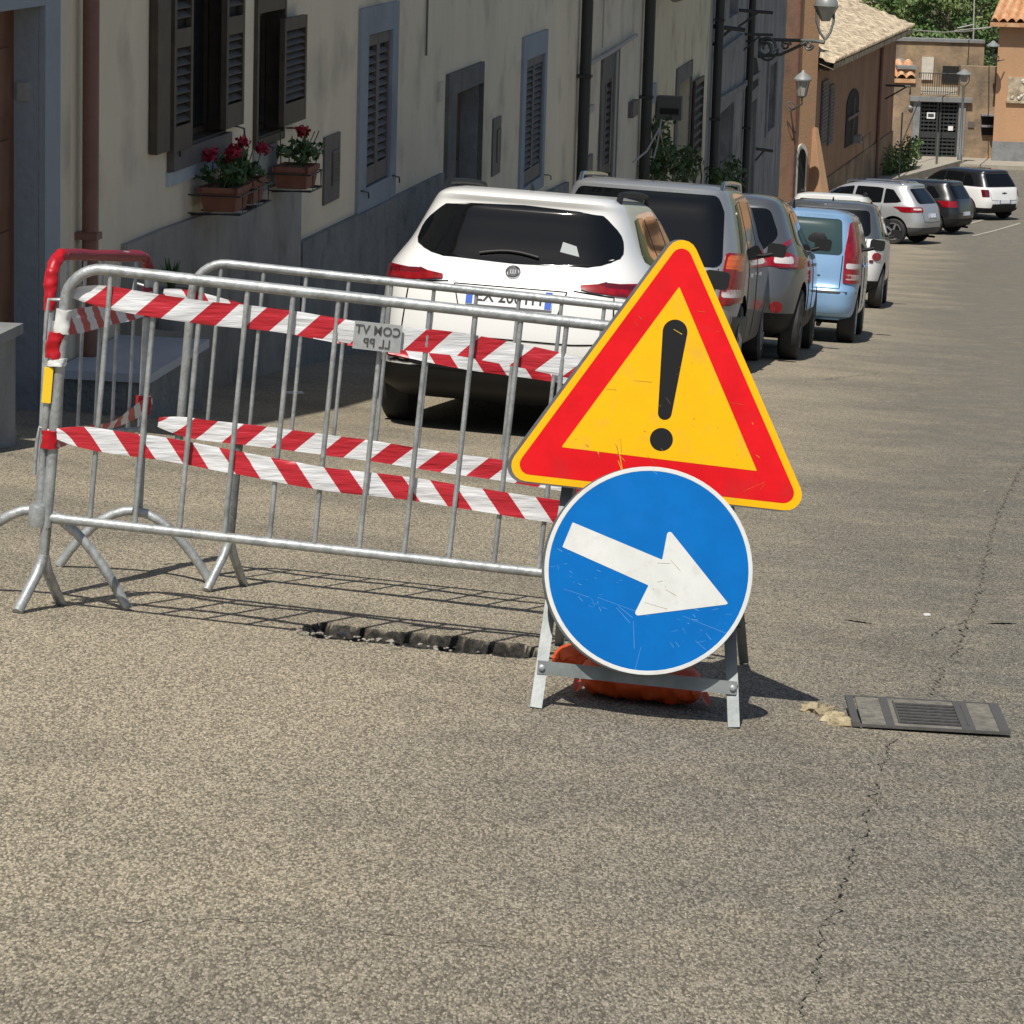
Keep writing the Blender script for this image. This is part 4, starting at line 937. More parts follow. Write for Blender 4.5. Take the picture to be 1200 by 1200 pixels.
S2 = dict(L=4.03, paint='silver_paint', trim='grey_trim', zb=.30, wr=.31, axles=(.70, 3.3), spokes=7, n=7.5, rim='alloy',
    rows=[(.20, .28, 3.85, .76), (.26, .08, 3.95, .83), (.42, .02, 4.0, .855), (.60, 0, 4.03, .87), (.78, .03, 3.98, .87), (.92, .06, 3.8, .865), (1.02, .09, 3.3, .85), (1.15, .13, 3.1, .82), (1.35, .19, 2.8, .765), (1.50, .24, 2.5, .715), (1.57, .24, 2.3, .675), (1.61, .33, 2.1, .60), (1.63, .52, 1.95, .50)],
    rglass=[(-.70, .93), (.70, .93), (.665, 1.40), (.60, 1.54), (-.60, 1.54), (-.665, 1.40)],
    sglass=[[(.42, .98), (.95, .98), (.95, 1.50), (.62, 1.46)], [(1.02, .98), (1.85, .96), (1.8, 1.50), (1.02, 1.50)], [(1.92, .96), (2.9, .95), (2.35, 1.42), (1.9, 1.50)]],
    lamps=[([(.69, .60), (.855, .62), (.86, .88), (.84, 1.06), (.715, 1.06)], 'lamp_red'), ([(.72, .92), (.85, .90), (.84, 1.04), (.735, 1.04)], 'lamp_orange'), ([(.71, .68), (.85, .68), (.85, .75), (.71, .75)], 'lamp_white')],
    seams=[[(0, .50), (.64, .52), (.67, .92)]], sseams=[[(.98, 1.0), (.98, .3)], [(1.88, .98), (1.88, .3)]], handles=[(1.15, .86), (2.1, .86)], mirror=(2.75, 1.05),
    extra=[([(-.82, .40), (.82, .40), (.82, .50), (-.82, .50)], 'grey_trim', 'bumper_strip')], plate=(.72, .52, ''), rails=('chrome', .40, 2.3), wiper=(-.1, .35, .97))
c2, sh = make_car(S2, 'silver people carrier with orange and red tail lamps, partly behind the triangle sign')
mb = MB(); patch(sh, [(.22, .25), (1.2, .25), (1.2, .50), (.22, .52)], 'side', 1, .012, mb=mb); mb.build('side_cladding', M['grey_trim'], c2, smooth=50, local=True)
place(c2, S2, 851, 438, 'R', 8.6)

S3 = dict(L=4.1, paint='grey_paint', trim='black_plastic', zb=.46, wr=.345, axles=(.80, 3.33), spokes=5, n=5.2, rim='steel_wheel',
    rows=[(.22, .34, 3.9, .78), (.32, .10, 4.0, .86), (.46, .02, 4.08, .885), (.62, 0, 4.1, .895), (.80, .04, 4.05, .89), (.95, .10, 3.85, .87), (1.05, .18, 3.3, .83), (1.15, .27, 3.05, .775), (1.32, .42, 2.75, .70), (1.46, .54, 2.4, .63), (1.51, .54, 2.25, .58), (1.55, .68, 2.1, .50), (1.57, .85, 1.95, .40)],
    rglass=[(-.48, 1.04), (.48, 1.04), (.62, 1.18), (.50, 1.44), (-.50, 1.44), (-.62, 1.18)], rgr=.09,
    sglass=[[(.75, 1.12), (1.35, 1.06), (1.35, 1.42), (1.0, 1.40)], [(1.42, 1.05), (2.1, 1.03), (2.05, 1.43), (1.42, 1.43)], [(2.17, 1.03), (3.0, 1.0), (2.5, 1.36), (2.12, 1.43)]],
    lamps=[([(.52, .90), (.86, .88), (.87, .98), (.70, 1.04), (.52, .98)], 'lamp_red'), ([(.60, .93), (.78, .93), (.76, 1.0), (.60, .99)], 'lamp_white'), ([(.56, 1.02), (.66, 1.02), (.755, 1.17), (.72, 1.17)], 'lamp_red')],
    round=[(.66, .52, .055, 'lamp_red')], seams=[[(0, .64), (.5, .66), (.54, .9)]], sseams=[[(1.38, 1.0), (1.38, .4)], [(2.14, 1.0), (2.14, .4)]], mirror=(2.9, 1.08), plate=(.80, .52, ''), wiper=(-.1, .25, 1.08), handles=[(2.3, .9)])
c3, sh = make_car(S3, 'dark grey crossover with angular tail lamps, behind the silver people carrier')
place(c3, S3, 924, 421, 'R', 8.0)

S4 = dict(L=3.54, paint='blue_paint', trim='blue_paint', zb=.25, wr=.285, axles=(.60, 2.9), spokes=8, n=8.5, rim='alloy',
    rows=[(.26, .22, 3.4, .72), (.30, .05, 3.48, .765), (.42, .0, 3.52, .785), (.56, 0, 3.54, .79), (.64, .05, 3.52, .79), (.85, .07, 3.3, .785), (.98, .09, 3.0, .775), (1.10, .11, 2.85, .745), (1.26, .16, 2.6, .70), (1.36, .20, 2.35, .665), (1.40, .20, 2.2, .63), (1.43, .28, 2.05, .56), (1.45, .42, 1.9, .46)],
    rglass=[(-.585, .965), (.585, .965), (.545, 1.355), (-.545, 1.355)], glass='glass_teal', rgr=.05,
    sglass=[[(.35, .98), (.75, .97), (.75, 1.34), (.45, 1.32)], [(.81, .97), (1.6, .95), (1.55, 1.35), (.81, 1.35)], [(1.66, .95), (2.6, .94), (2.1, 1.30), (1.64, 1.35)]],
    lamps=[([(.61, .66), (.78, .66), (.775, 1.0), (.70, 1.33), (.63, 1.33), (.605, 1.0)], 'lamp_red'), ([(.63, .70), (.77, .70), (.77, .76), (.63, .76)], 'lamp_white'), ([(.63, .82), (.77, .82), (.77, .88), (.63, .88)], 'lamp_white')],
    extra=[([(-.28, .87), (.28, .87), (.28, .93), (-.28, .93)], 'black_plastic', 'boot_handle'), ([(-.76, .545), (.76, .545), (.76, .57), (-.76, .57)], 'grey_trim', 'bumper_strip')],
    seams=[[(0, .60), (.58, .60), (.59, .96)]], sseams=[[(.78, .95), (.78, .35)], [(1.63, .95), (1.63, .35)]], mirror=(2.45, 1.05), plate=(.77, .42, ''), handles=[(.9, .85), (1.75, .85)], anth=.10, ant=.35)
c4, sh = make_car(S4, 'light blue small hatchback with tall red tail lamps beside its rear window')
for x in (-.30, .30): mb = MB(); mb.blob(sh.rear(x, 1.10)+V((0, .004, 0)), .115, .014, .10, 3, .1, 2); mb.build('headrest', M['black_plastic'], c4, smooth=60, local=True)
mb = MB(); mb.box(sh.rear(.28, .735)+V((0, -.006, 0)), .16, .006, .012); mb.build('badge', M['grey_trim'], c4, local=True)
place(c4, S4, 991, 401, 'R', 8.0)

S5 = dict(L=3.6, paint='white_paint', trim='black_plastic', zb=.40, wr=.30, axles=(.60, 2.95), spokes=5, n=6, roofmat='grey_paint', zroof=1.0,
    rows=[(.22, .25, 3.4, .74), (.30, .08, 3.5, .79), (.42, .02, 3.56, .82), (.60, 0, 3.6, .83), (.80, .03, 3.5, .83), (.92, .06, 3.3, .82), (1.00, .10, 3.0, .80), (1.12, .16, 2.8, .76), (1.30, .25, 2.5, .70), (1.42, .31, 2.3, .65), (1.47, .31, 2.15, .61), (1.50, .42, 2.0, .53), (1.52, .6, 1.9, .42)],
    rglass=[(-.60, 1.03), (.60, 1.03), (.55, 1.40), (-.55, 1.40)], sglass=[[(.45, 1.03), (.9, 1.02), (.9, 1.38), (.62, 1.37)], [(.97, 1.02), (1.75, 1.0), (1.7, 1.40), (.97, 1.40)], [(1.82, 1.0), (2.6, .98), (2.2, 1.34), (1.8, 1.40)]],
    lamps=[([(.60, .66), (.66, .66), (.66, .70), (.60, .70)], 'lamp_dark')], round=[(.70, .90, .06, 'lamp_dark'), (.70, .75, .06, 'lamp_red')], mirror=(2.4, 1.05), plate=(.75, .5, ''), seams=[[(0, .55), (.5, .57), (.55, 1.0)]])
c5, sh = make_car(S5, 'small white car with dark upper body and round tail lamps beyond the blue one')
place(c5, S5, 1025, 361, 'R', 8.0)
S6 = dict(S5); S6.update(roofmat='white_paint', zroof=9, rows=[(z*1.06, a, b*1.12, w*1.05) for z, a, b, w in S5['rows']], L=4.0, axles=(.7, 3.2),
    rglass=[(-.62, 1.09), (.62, 1.09), (.57, 1.50), (-.57, 1.50)], sglass=[[(a*1.1, z*1.06) for a, z in p] for p in S5['sglass']], mirror=(2.7, 1.1), rails=('black_plastic', .7, 2.1))
c6, sh = make_car(S6, 'white roofed car, mostly hidden, farthest of those parked parallel to the wall')
place(c6, S6, 1017, 333, 'R', 8.0)

S8 = dict(L=4.43, paint='silver2_paint', trim='grey_trim', zb=.48, wr=.35, axles=(.80, 3.40), spokes=5, n=6,
    rows=[(.24, .32, 4.2, .80), (.34, .08, 4.35, .88), (.48, .02, 4.4, .90), (.64, 0, 4.43, .905), (.84, .04, 4.38, .90), (.98, .08, 4.1, .885), (1.06, .12, 3.4, .86), (1.18, .20, 3.15, .81), (1.38, .36, 2.85, .74), (1.54, .48, 2.5, .67), (1.60, .48, 2.3, .62), (1.64, .6, 2.1, .53), (1.66, .8, 1.95, .42)],
    rglass=[(-.62, 1.12), (.62, 1.12), (.54, 1.52), (-.54, 1.52)], sglass=[[(.60, 1.14), (1.15, 1.10), (1.15, 1.50), (.92, 1.48)], [(1.21, 1.10), (2.05, 1.08), (2.0, 1.53), (1.21, 1.52)], [(2.12, 1.08), (3.05, 1.06), (2.55, 1.46), (2.08, 1.53)]],
    lamps=[([(.55, .90), (.87, .88), (.87, 1.03), (.55, 1.03)], 'lamp_red'), ([(.60, .95), (.78, .95), (.78, 1.0), (.60, 1.0)], 'lamp_white')], mirror=(2.95, 1.1), plate=(.80, .5, ''), rails=('chrome', .7, 2.4), seams=[[(0, .62), (.55, .64), (.6, .9)]], sseams=[[(1.18, 1.05), (1.18, .4)], [(2.09, 1.05), (2.09, .4)]], handles=[(1.35, .95), (2.25, .95)])
c8, sh = make_car(S8, 'silver grey SUV with bright roof rails parked at an angle at the bend')
place(c8, S8, 1047, 286, 'L', -60)
S9 = dict(S8); S9.update(paint='black_paint', trim='black_plastic', rows=[(z*.93, a*.7, b*.87, w*.93) for z, a, b, w in S8['rows']], axles=(.75, 3.05), rim='steel_wheel', wr=.32,
    rglass=[(-.58, 1.04), (.58, 1.04), (.52, 1.42), (-.52, 1.42)], sglass=[[(a*.87, z*.93) for a, z in p] for p in S8['sglass']], lamps=[([(.58, .80), (.80, .80), (.80, .98), (.58, .98)], 'lamp_red')], mirror=(2.5, 1.03), handles=[(1.2, .88)], glass='glass')
S9.pop('rails'); S9['plate'] = (.62, .5, '')
c9, sh = make_car(S9, 'black hatchback parked at an angle between the silver SUV and a white car')
place(c9, S9, 1092, 274.5, 'L', -60)
S10 = dict(S8); S10.update(paint='white_paint', trim='black_plastic', roofmat='black_paint', zroof=1.03, zb=.40, rows=[(z*.94, a*.8, b*.93, w*.98) for z, a, b, w in S8['rows']], axles=(.80, 3.4), wr=.33, rim='steel_wheel',
    rglass=[(-.60, 1.07), (.60, 1.07), (.52, 1.43), (-.52, 1.43)], sglass=[[(a*.93, z*.94) for a, z in p] for p in S8['sglass']], lamps=[([(.62, .74), (.78, .74), (.78, .96), (.62, .96)], 'lamp_dark')], mirror=(2.7, 1.05), extra=[([(-.55, .36), (.55, .36), (.52, .52), (-.52, .52)], 'black_plastic', 'lower_bumper')], plate=(.60, .5, ''))
S10.pop('rails')
c10, sh = make_car(S10, 'white car with a black roof, farthest and rightmost of the three at the bend')
mb = MB(); p = sh.rear(0, .86); mb.box(p+V((0, -.01, 0)), .22, .01, .02); mb.box(p+V((0, -.01, 0)), .06, .014, .05); mb.build('badge', M['black_plastic'], c10, local=True)
place(c10, S10, 1134, 257, 'L', -38)
# ------------------------------------------------------------------ crowd control barriers
UP = V((0, 0, 1))
def barrier(P0, e1, L, H, zb, nb, rbar, rtube, label, feet, inset, nbar_off=.12, lead=0, group='crowd barriers round the broken strip', hooks=True, top_r=.11):
    """P0 ground point under the left end, e1 unit direction along the barrier"""
    n = e1.cross(UP).normalized(); e2 = n.cross(e1).normalized()
    if e2.z < 0: e2 = -e2
    n = e1.cross(e2)
    t = thing('barrier', label, 'barrier', P0, group)
    q = lambda a, b, c=0: P0+e1*a+e2*b+n*c
    mb = MB(); pts = [q(0, zb-.03)]+[q(0, H-top_r-.1)]+arc_pts(q(top_r, H-top_r), -e1, e2, top_r, 0, math.pi/2, 8)+arc_pts(q(L-top_r, H-top_r), e2, e1, top_r, 0, math.pi/2, 8)+[q(L, H-top_r-.1), q(L, zb-.03)]
    mb.tube(pts, rtube, 14); mb.build('frame_tube', M['galv'], t, smooth=50)
    mb = MB(); mb.tube([q(.0, zb), q(.03, zb), q(.07, zb), q(L-.07, zb), q(L, zb)], [rtube*k*(1 if zb < .4 else .72) for k in (.7, 1.05, .88, .88, .7)], 14); mb.build('bottom_rail', M['galv'], t, smooth=50)
    for k in range(nb):
        a = nbar_off+(L-2*nbar_off+lead)*k/(nb-1)
        if a > L-.03: break
        mb = MB(); mb.tube([q(a, zb), q(a, H-.004)], rbar, 10); mb.build('bar', M['galv'], t, smooth=60)
    return t, q, e1, e2, n

# front barrier
Pf = gp(46, 714); ef = (r2*math.cos(.112)-u2*math.sin(.112)).normalized()
FB, qf, _, e2f, nf = barrier(Pf, ef, 1.93, 1.075, .292, 13, .0082, .0172, 'long galvanised crowd barrier in front, its right end hidden by the round blue sign', 1, 0, nbar_off=.132)
def fork(q, t, a, zb, sp, sk, r=.0168, h=.115):
    for sg in (-1, 1):
        f = q(a+sk*sg, 0, sp*sg); f = V((f.x, f.y, G(f.x, f.y)))
        mb = MB(); mb.tube([q(a, zb), q(a, h+.06), q(a+sk*sg*.3, h, sp*sg*.15), f+V((0, 0, .004))], r, 12); mb.build('leg', M['galv'], t, smooth=50)
_n = 1 if nf.y > 0 else -1
fork(qf, FB, 0, .30, .14*_n, .045); fork(qf, FB, 1.93, .30, .14*_n, .045)
# plate on the front barrier, stamped letters seen from the back
_pp = ray(443, 393)*(Pf.dot(nf)/ray(443, 393).dot(nf))-Pf; a0 = _pp.dot(ef); zpl = _pp.dot(e2f); a0 = a0; mb = MB(); X, Y = ef, e2f; Zc = X.cross(Y)
if Zc.y > 0: Zc = -Zc
o = qf(a0, zpl)+V((0, -1, 0))*.034
mb.box(o, .145, .085, .003, (X, Y, X.cross(Y))); pl = mb.build('name_plate', M['plate_metal'], FB)
for tx, dz in (('COM VT', .018), ('LL PP', -.021)):
    text_mb(tx, .038, o+Y*dz-V((0, 1, 0))*.003, -X, Y, .0012, 1.05, .92).build('plate_text', M['grey_trim'], pl)
mb = MB(); p = qf(-.030, .705); mb.prism(rpoly([(-.014, -.055), (.014, -.055), (.014, .055), (-.014, .055)], .003), p+V((0, -.016, 0)), X, Y, -.002, .002); mb.build('reflector', M['yellow_sticker'], FB)
mb = MB(); p = qf(-.028, 0); mb.tube([qf(-.028, .45), qf(-.03, .62), qf(-.026, .90)], .011, 10); mb.build('hinge_rod', M['galv'], FB, smooth=50)
mb = MB(); mb.tube([qf(0, .56), qf(-.045, .57), qf(-.05, .52), qf(-.05, .42)], .006, 8); mb.tube([qf(0, .97), qf(-.05, .965), qf(-.052, .90), qf(-.052, .84)], .006, 8); mb.build('hook', M['galv'], FB, smooth=50)
mb = MB(); mb.lathe([(.026, -.035), (.030, -.02), (.030, .02), (.026, .035)], qf(-.028, .295), (ef, nf, e2f), 14); mb.build('collar', M['galv'], FB, smooth=50)

# side barrier, running away from the front left corner
Ps = gp(47, 706)+V((-.02, .05, 0)); Pe = gp(158, 674); es = (Pe-Ps).normalized(); Ls = (Pe-Ps).length
SB, qs, _, e2s, ns = barrier(Ps, es, Ls, 1.085, .50, 5, .0060, .0160, 'short side barrier with red wrapped top at the left corner', 1, 0, nbar_off=.13, top_r=.09)
def arch(q, t, a, w, h, r=.0160, along=None):
    c = q(a, 0); X = along; P = []
    for k in range(15):
        u = -1+2*k/14; x = w*u; z = h*(1-abs(u)**1.9)
        p = c+X*x; p.z = G(p.x, p.y)+z*1.0+.004; P.append(p)
    for s in (P[:8], P[7:]): mb = MB(); mb.tube(s, r, 12); mb.build('leg', M['galv'], t, smooth=50)
arch(qs, SB, 0, .29, .285, along=ef); arch(qs, SB, Ls, .26, .22, along=ef)
for a_, z_ in ((Ls, .20), (0, .26)): mb = MB(); mb.tube([qs(a_, z_), qs(a_, .50)], .017, 10); mb.build('post', M['galv'], SB, smooth=50)
mb = MB(); mb.tube([qs(Ls, .98), qs(Ls+.0, .99)+ef*-.05, qs(Ls, .94)+ef*-.055], .006, 8); mb.tube([qs(Ls, .56), qs(Ls, .55)+ef*-.05, qs(Ls, .50)+ef*-.05, qs(Ls, .49)+ef*-.03], .006, 8); mb.build('hook', M['galv'], SB, smooth=50)
# rear barrier
Pr0 = gp(264, 690); er = (r2*math.cos(.108)-u2*math.sin(.108)).normalized(); Pr = Pr0-er*.20
RB, qr, _, e2r, nr_ = barrier(Pr, er, 1.74, 1.10, .525, 12, .0068, .0145, 'rear galvanised crowd barrier with a raised bottom rail, behind the long front barrier', 1, 0, nbar_off=.09)
_n = 1 if nr_.y > 0 else -1
fork(qr, RB, .20, .525, .13*_n, .05, .0155); fork(qr, RB, 1.54, .525, .13*_n, .05, .0155)

# ------------------------------------------------------------------ red and white tape
def tape(paths, w, label, slant=1, period=.165, name='barrier_tape', twist=0, seed=0, phase=0, weave=True, group='red and white warning tapes'):
    P = []
    for a, b in zip(paths, paths[1:]):
        n = max(2, int((b-a).length/.02)); P += [a.lerp(b, k/n) for k in range(n)]
    P.append(paths[-1]); mb = MB(); uv = []; s = 0; NR = 6; P = [p+V((0, 1, 0))*((.012+.020*math.sin(i*.02*9.5+seed*2)) if weave else -.012) for i, p in enumerate(P)]
    for i, p in enumerate(P):
        if i: s += (p-P[i-1]).length
        u = i/(len(P)-1)
        d = (P[min(i+1, len(P)-1)]-P[max(0, i-1)]).normalized(); up = (UP-d*UP.dot(d)).normalized(); nn = d.cross(up)
        if twist:
            an = twist*math.sin(u*math.pi)**2; up, nn = up*math.cos(an)+nn*math.sin(an), nn*math.cos(an)-up*math.sin(an)
        sq = 1-.55*max(0, 1-u*14)**2-.3*max(0, 1-(1-u)*12)**2
        for j in range(NR+1):
            v = j/NR-.5; wob = .004*mn.noise(V((s*9, v*6, seed)))+.005*mn.noise(V((s*3, v*2, seed+5)))+.0025*math.sin(v*17+seed)*(.4+mn.noise(V((s*2, 0, seed))))
            mb.v.append(p+up*v*w*sq+nn*wob+up*.004*mn.noise(V((s*4, 1, seed+9)))); uv.append((s/period+slant*v*w/period+phase, v))
    for i in range(len(P)-1):
        for j in range(NR): a = i*(NR+1)+j; mb.f.append((a, a+1, a+NR+2, a+NR+1)); mb.mi.append(0)
    mb.uv = uv
    o = mb.build(name, M['tape'], smooth=80)
    return tag(o, label, 'tape', group)
bk = V((0, -1, 0))*.024
def onb(q, px, py, Pl):
    """point of a barrier's plane seen at a place of the photograph"""
    o = Pl[0]; n = Pl[1]; r = ray(px, py); return r*(o.dot(n)/r.dot(n))
Pfr = (Pf+V((0, -.012, 0)), V((0, ef.z*0+1, 0)) if False else nf); Prr = (Pr+V((0, -.012, 0)), nr_)
f_ = lambda x, y: onb(qf, x, y, Pfr); r_ = lambda x, y: onb(qr, x, y, Prr)
tape([f_(84, 345), f_(110, 347), f_(250, 368), f_(420, 390), f_(540, 405), f_(690, 434), f_(800, 450)], .072, 'upper striped tape across the front barrier, passing the small metal plate', -.9, seed=1, phase=.1)
tape([f_(66, 508), f_(105, 513), f_(250, 539), f_(420, 567), f_(560, 586), f_(700, 606), f_(790, 618)], .072, 'lower striped tape across the front barrier', .9, seed=2, phase=.3)
tape([r_(186, 494), r_(240, 503), r_(330, 514), r_(420, 525), r_(520, 541), r_(620, 556), r_(800, 585)], .070, 'lower striped tape tied along the rear barrier', -.95, seed=3, weave=False)
tape([r_(190, 345), r_(330, 378), r_(500, 413), r_(600, 430), r_(700, 446), r_(800, 458)], .066, 'upper striped tape along the rear barrier, mostly behind the front one', .9, seed=4)
s_ = lambda a, b: qs(a, b)+ef*.025
tape([s_(.0, .87), s_(.25, .88), s_(.5, .90), s_(Ls, .935)], .080, 'upper striped tape on the short side barrier, in shade', .9, seed=5, period=.13)
tape([s_(.0, .50), s_(.3, .515), s_(.5, .53), s_(Ls-.05, .58), s_(Ls, .60)], .055, 'twisted lower striped tape on the short side barrier', .9, seed=6, twist=.8, period=.12)
def wrap(pts, r, label, m='red_wrap', nm='tape_wrap'):
    mb = MB(); n = len(pts); P = []
    for a, b in zip(pts, pts[1:]):
        for k in range(6): P.append(a.lerp(b, k/6))
    P.append(pts[-1]); mb.tube(P, r, 20); mb.v = [p+V((mn.noise(p*38), mn.noise(p*38+V((9, 0, 0))), mn.noise(p*38+V((0, 9, 0)))))*r*.26+V((mn.noise(p*120), 0, mn.noise(p*120+V((5, 5, 5)))))*r*.14 for p in mb.v]; tag(mb.build(nm, M[m], smooth=50), label, 'tape', 'tape wound round the barrier tubes')
ar = arc_pts(qs(.09, 1.085-.09), -es, e2s, .09, 0, math.pi/2, 5)
wrap([qs(0, .91), qs(0, .96)]+ar, .0200, 'bright red tape wound round the top bend of the side barrier')
wrap([qs(.10, 1.085), qs(.3, 1.085), qs(Ls-.09, 1.085)]+arc_pts(qs(Ls-.09, .995), e2s, es, .09, 0, 1.2, 4), .0175, 'darker red tape along the top rail of the side barrier', 'dark_red_film')
wrap([qf(-.018, .79), qf(-.02, .83), qf(-.014, .87)], .026, 'knot of red tape on the corner post under the upper tape')
wrap([qf(-.003, .865), qf(-.001, .94)], .024, 'white tape end wound round the top of the corner post', 'white_film')
wrap([qf(-.008, .765), qf(-.010, .79)], .027, 'scrap of white tape on the corner post above the yellow sticker', 'white_film')
wrap([qf(-.01, .51), qf(-.01, .565)], .027, 'red tape knot low on the corner post')
wrap([qs(Ls, .55), qs(Ls, .61)], .026, 'red tape knot on the far post of the side barrier, low')
wrap([qs(Ls, .88), qs(Ls, .98)], .022, 'dark red tape knot on the far post of the side barrier, high', 'dark_red_film')

# ------------------------------------------------------------------ sign stand, signs, sandbags
th = .103
E1 = (r2*math.cos(th)-u2*math.sin(th)).normalized(); E2 = (u2*math.cos(th)+r2*math.sin(th)).normalized(); E3 = E1.cross(E2).normalized()   # E3 towards the camera
DC = at(760, 669, 9.34)
t = thing('round_sign', 'round blue sign with a white arrow pointing down to the right, standing on the road', 'sign', DC-E2*.3, )
mb = MB(); R = .2975
prof = [(R, -.020), (R+.002, -.004), (R-.002, 0), (R-.012, .001)]; mb.lathe([(R-.006, -.024), (R+.001, -.022), (R+.001, -.003), (R-.001, -.001), (0, -.001)], DC-E1*.005-E2*.002, (E1, E2, E3), 72); mb.build('back_plate', M['sign_grey'], t, smooth=30)
mb = MB(); mb.lathe([(R-.001, .0012), (R-.002, .0022), (R-.0125, .0024), (R-.014, .0012)], DC, (E1, E2, E3), 72); mb.build('white_rim', M['white_film'], t, smooth=30)
mb = MB(); mb.prism(circ(R-.0125, 72), DC, E1, E2, .001, .0018); mb.build('blue_face', M['blue_film'], t)
def s2(px, py, d, n=E3):   # place of the photograph -> sign plane coordinates
    r = ray(px, py); k = (DC+E3*d).dot(E3)/r.dot(E3); p = r*k-DC; return (p.dot(E1), p.dot(E2))
arr = [s2(*p, .002) for p in ((671, 612), (776, 656), (783, 619), (854, 708), (742, 722), (760, 686), (659, 641))]
mb = MB(); mb.prism(rpoly(arr, [.003, .003, .008, .004, .008, .003, .003]), DC, E1, E2, .0018, .0026); mb.build('arrow', M['white_film'], t)
# scratches on the face
def scratches(t, o, base, lst, m, seed, n, xr, yr, z, wid=.0008):
    rg = random.Random(seed); mb = MB()
    for (a, b) in lst:
        x0, y0 = base(*a); x1, y1 = base(*b); mb.add([o+E1*x+E2*y+E3*z for x, y in ((x0, y0), (x1, y1), (x1+wid*1.5, y1+wid), (x0+wid, y0+wid*.7))], [(0, 1, 2, 3)])
    for _ in range(n):
        x, y = rg.uniform(*xr), rg.uniform(*yr); a = rg.uniform(-1.2, .4); l = rg.expovariate(1/.014); w = wid*rg.uniform(.4, 1.3); dx, dy = math.cos(a)*l, math.sin(a)*l
        mb.add([o+E1*u+E2*v+E3*z for u, v in ((x, y), (x+dx, y+dy), (x+dx*.8+w, y+dy*.8+w*1.5), (x+w*.4, y+w))], [(0, 1, 2, 3)])
    return mb.build('scratches', M[m], t)
b2 = lambda x, y: s2(x, y, .002)
scratches(t, DC, b2, [((751, 758), (744, 785)), ((742, 728), (743, 760)), ((642, 664), (650, 664)), ((815, 742), (842, 733)), ((722, 712), (738, 730)), ((724, 710), (741, 724)), ((700, 700), (760, 722)), ((760, 548), (770, 556)), ((660, 690), (690, 700)), ((800, 722), (850, 742))], 'scratch', 3, 34, (-.27, -.08), (-.12, .06), .00195)
scratches(t, DC, b2, [((827, 742), (833, 750))], 'scratch', 4, 20, (.08, .24), (-.20, -.08), .00195, .0009)
mb_ = scratches(t, DC, b2, [((740, 670), (762, 660)), ((755, 706), (782, 714))], 'scratch_dark', 5, 10, (-.04, .06), (-.05, .05), .0029, .0007)
# triangle
TC = at(789, 476, 9.52)
def s3(px, py):
    r = ray(px, py); k = TC.dot(E3)/r.dot(E3); p = r*k-TC; return (p.dot(E1), p.dot(E2))
tri = [s3(803, 261), s3(583.5, 561), s3(951.5, 603)]
cx, cy = sum(p[0] for p in tri)/3, sum(p[1] for p in tri)/3; Rr = sum(math.hypot(p[0]-cx, p[1]-cy) for p in tri)/3; a0 = sum(((math.atan2(p[1]-cy, p[0]-cx)-k*2*math.pi/3-math.pi/2+math.pi) % (2*math.pi)-math.pi) for k, p in enumerate(tri))/3
def eq(s): return [(cx+Rr*s*math.cos(math.pi/2+a0+k*2*math.pi/3), cy+Rr*s*math.sin(math.pi/2+a0+k*2*math.pi/3)) for k in range(3)]
t = thing('triangle_sign', 'triangular yellow warning sign with red border and black exclamation mark', 'sign', TC-E2*.3)
mb = MB(); mb.prism(rpoly(eq(1.004), .048), TC-E1*.009-E2*.002, E1, E2, -.026, 0); mb.build('back_plate', M['sign_grey'], t)
mb = MB(); mb.prism(rpoly(eq(.995), .046), TC, E1, E2, .0, .0010); mb.build('yellow_rim', M['yellow_film'], t)
mb = MB(); mb.prism(rpoly(eq(.918), .030), TC, E1, E2, .0010, .0016); mb.build('red_border', M['red_film'], t)
yin = [s3(796, 336), s3(658, 524), s3(887, 552)]
mb = MB(); mb.prism(rpoly(yin, .002), TC, E1, E2, .0016, .0022); mb.build('yellow_field', M['yellow_film'], t)
mb = MB(); A, B = s3(791, 389), s3(779, 484); ax = V((B[0]-A[0], B[1]-A[1], 0)).normalized(); nx = V((-ax.y, ax.x, 0)); pl = []
for k in range(13): an = math.pi*k/12; d = -ax*math.sin(an)*.036+nx*math.cos(an)*.036; pl.append((A[0]+d.x, A[1]+d.y))
for k in range(13): an = math.pi*k/12; d = ax*math.sin(an)*.020-nx*math.cos(an)*.020; pl.append((B[0]+d.x, B[1]+d.y))
mb.prism(pl, TC, E1, E2, .0022, .0028); D = s3(775, 515); mb.prism(circ(.0335, 32, *D), TC, E1, E2, .0022, .0028); mb.build('exclamation_mark', M['black_film'], t)
b3 = lambda x, y: s3(x, y)
scratches(t, TC, b3, [((742, 446), (764, 448)), ((710, 456), (722, 457)), ((723, 515), (724, 535)), ((721, 520), (728, 541)), ((727, 514), (728, 530)), ((817, 365), (826, 366)), ((890, 575), (896, 567))], 'scratch_dark', 8, 22, (-.25, .25), (-.2, .25), .0031, .0009)
scratches(t, TC, b3, [((877, 573), (896, 565)), ((869, 577), (880, 572)), ((722, 513), (730, 556)), ((724, 540), (731, 558)), ((789, 386), (799, 392))], 'yellow_sticker', 9, 12, (-.3, .3), (-.2, .0), .0032, .0010)
mb = MB(); mb.tube([TC+E1*x-E3*.035+E2*-.12 for x in (-.25, .25)], .014, 8); mb.build('mount_bar', M['galv_stand'], t)

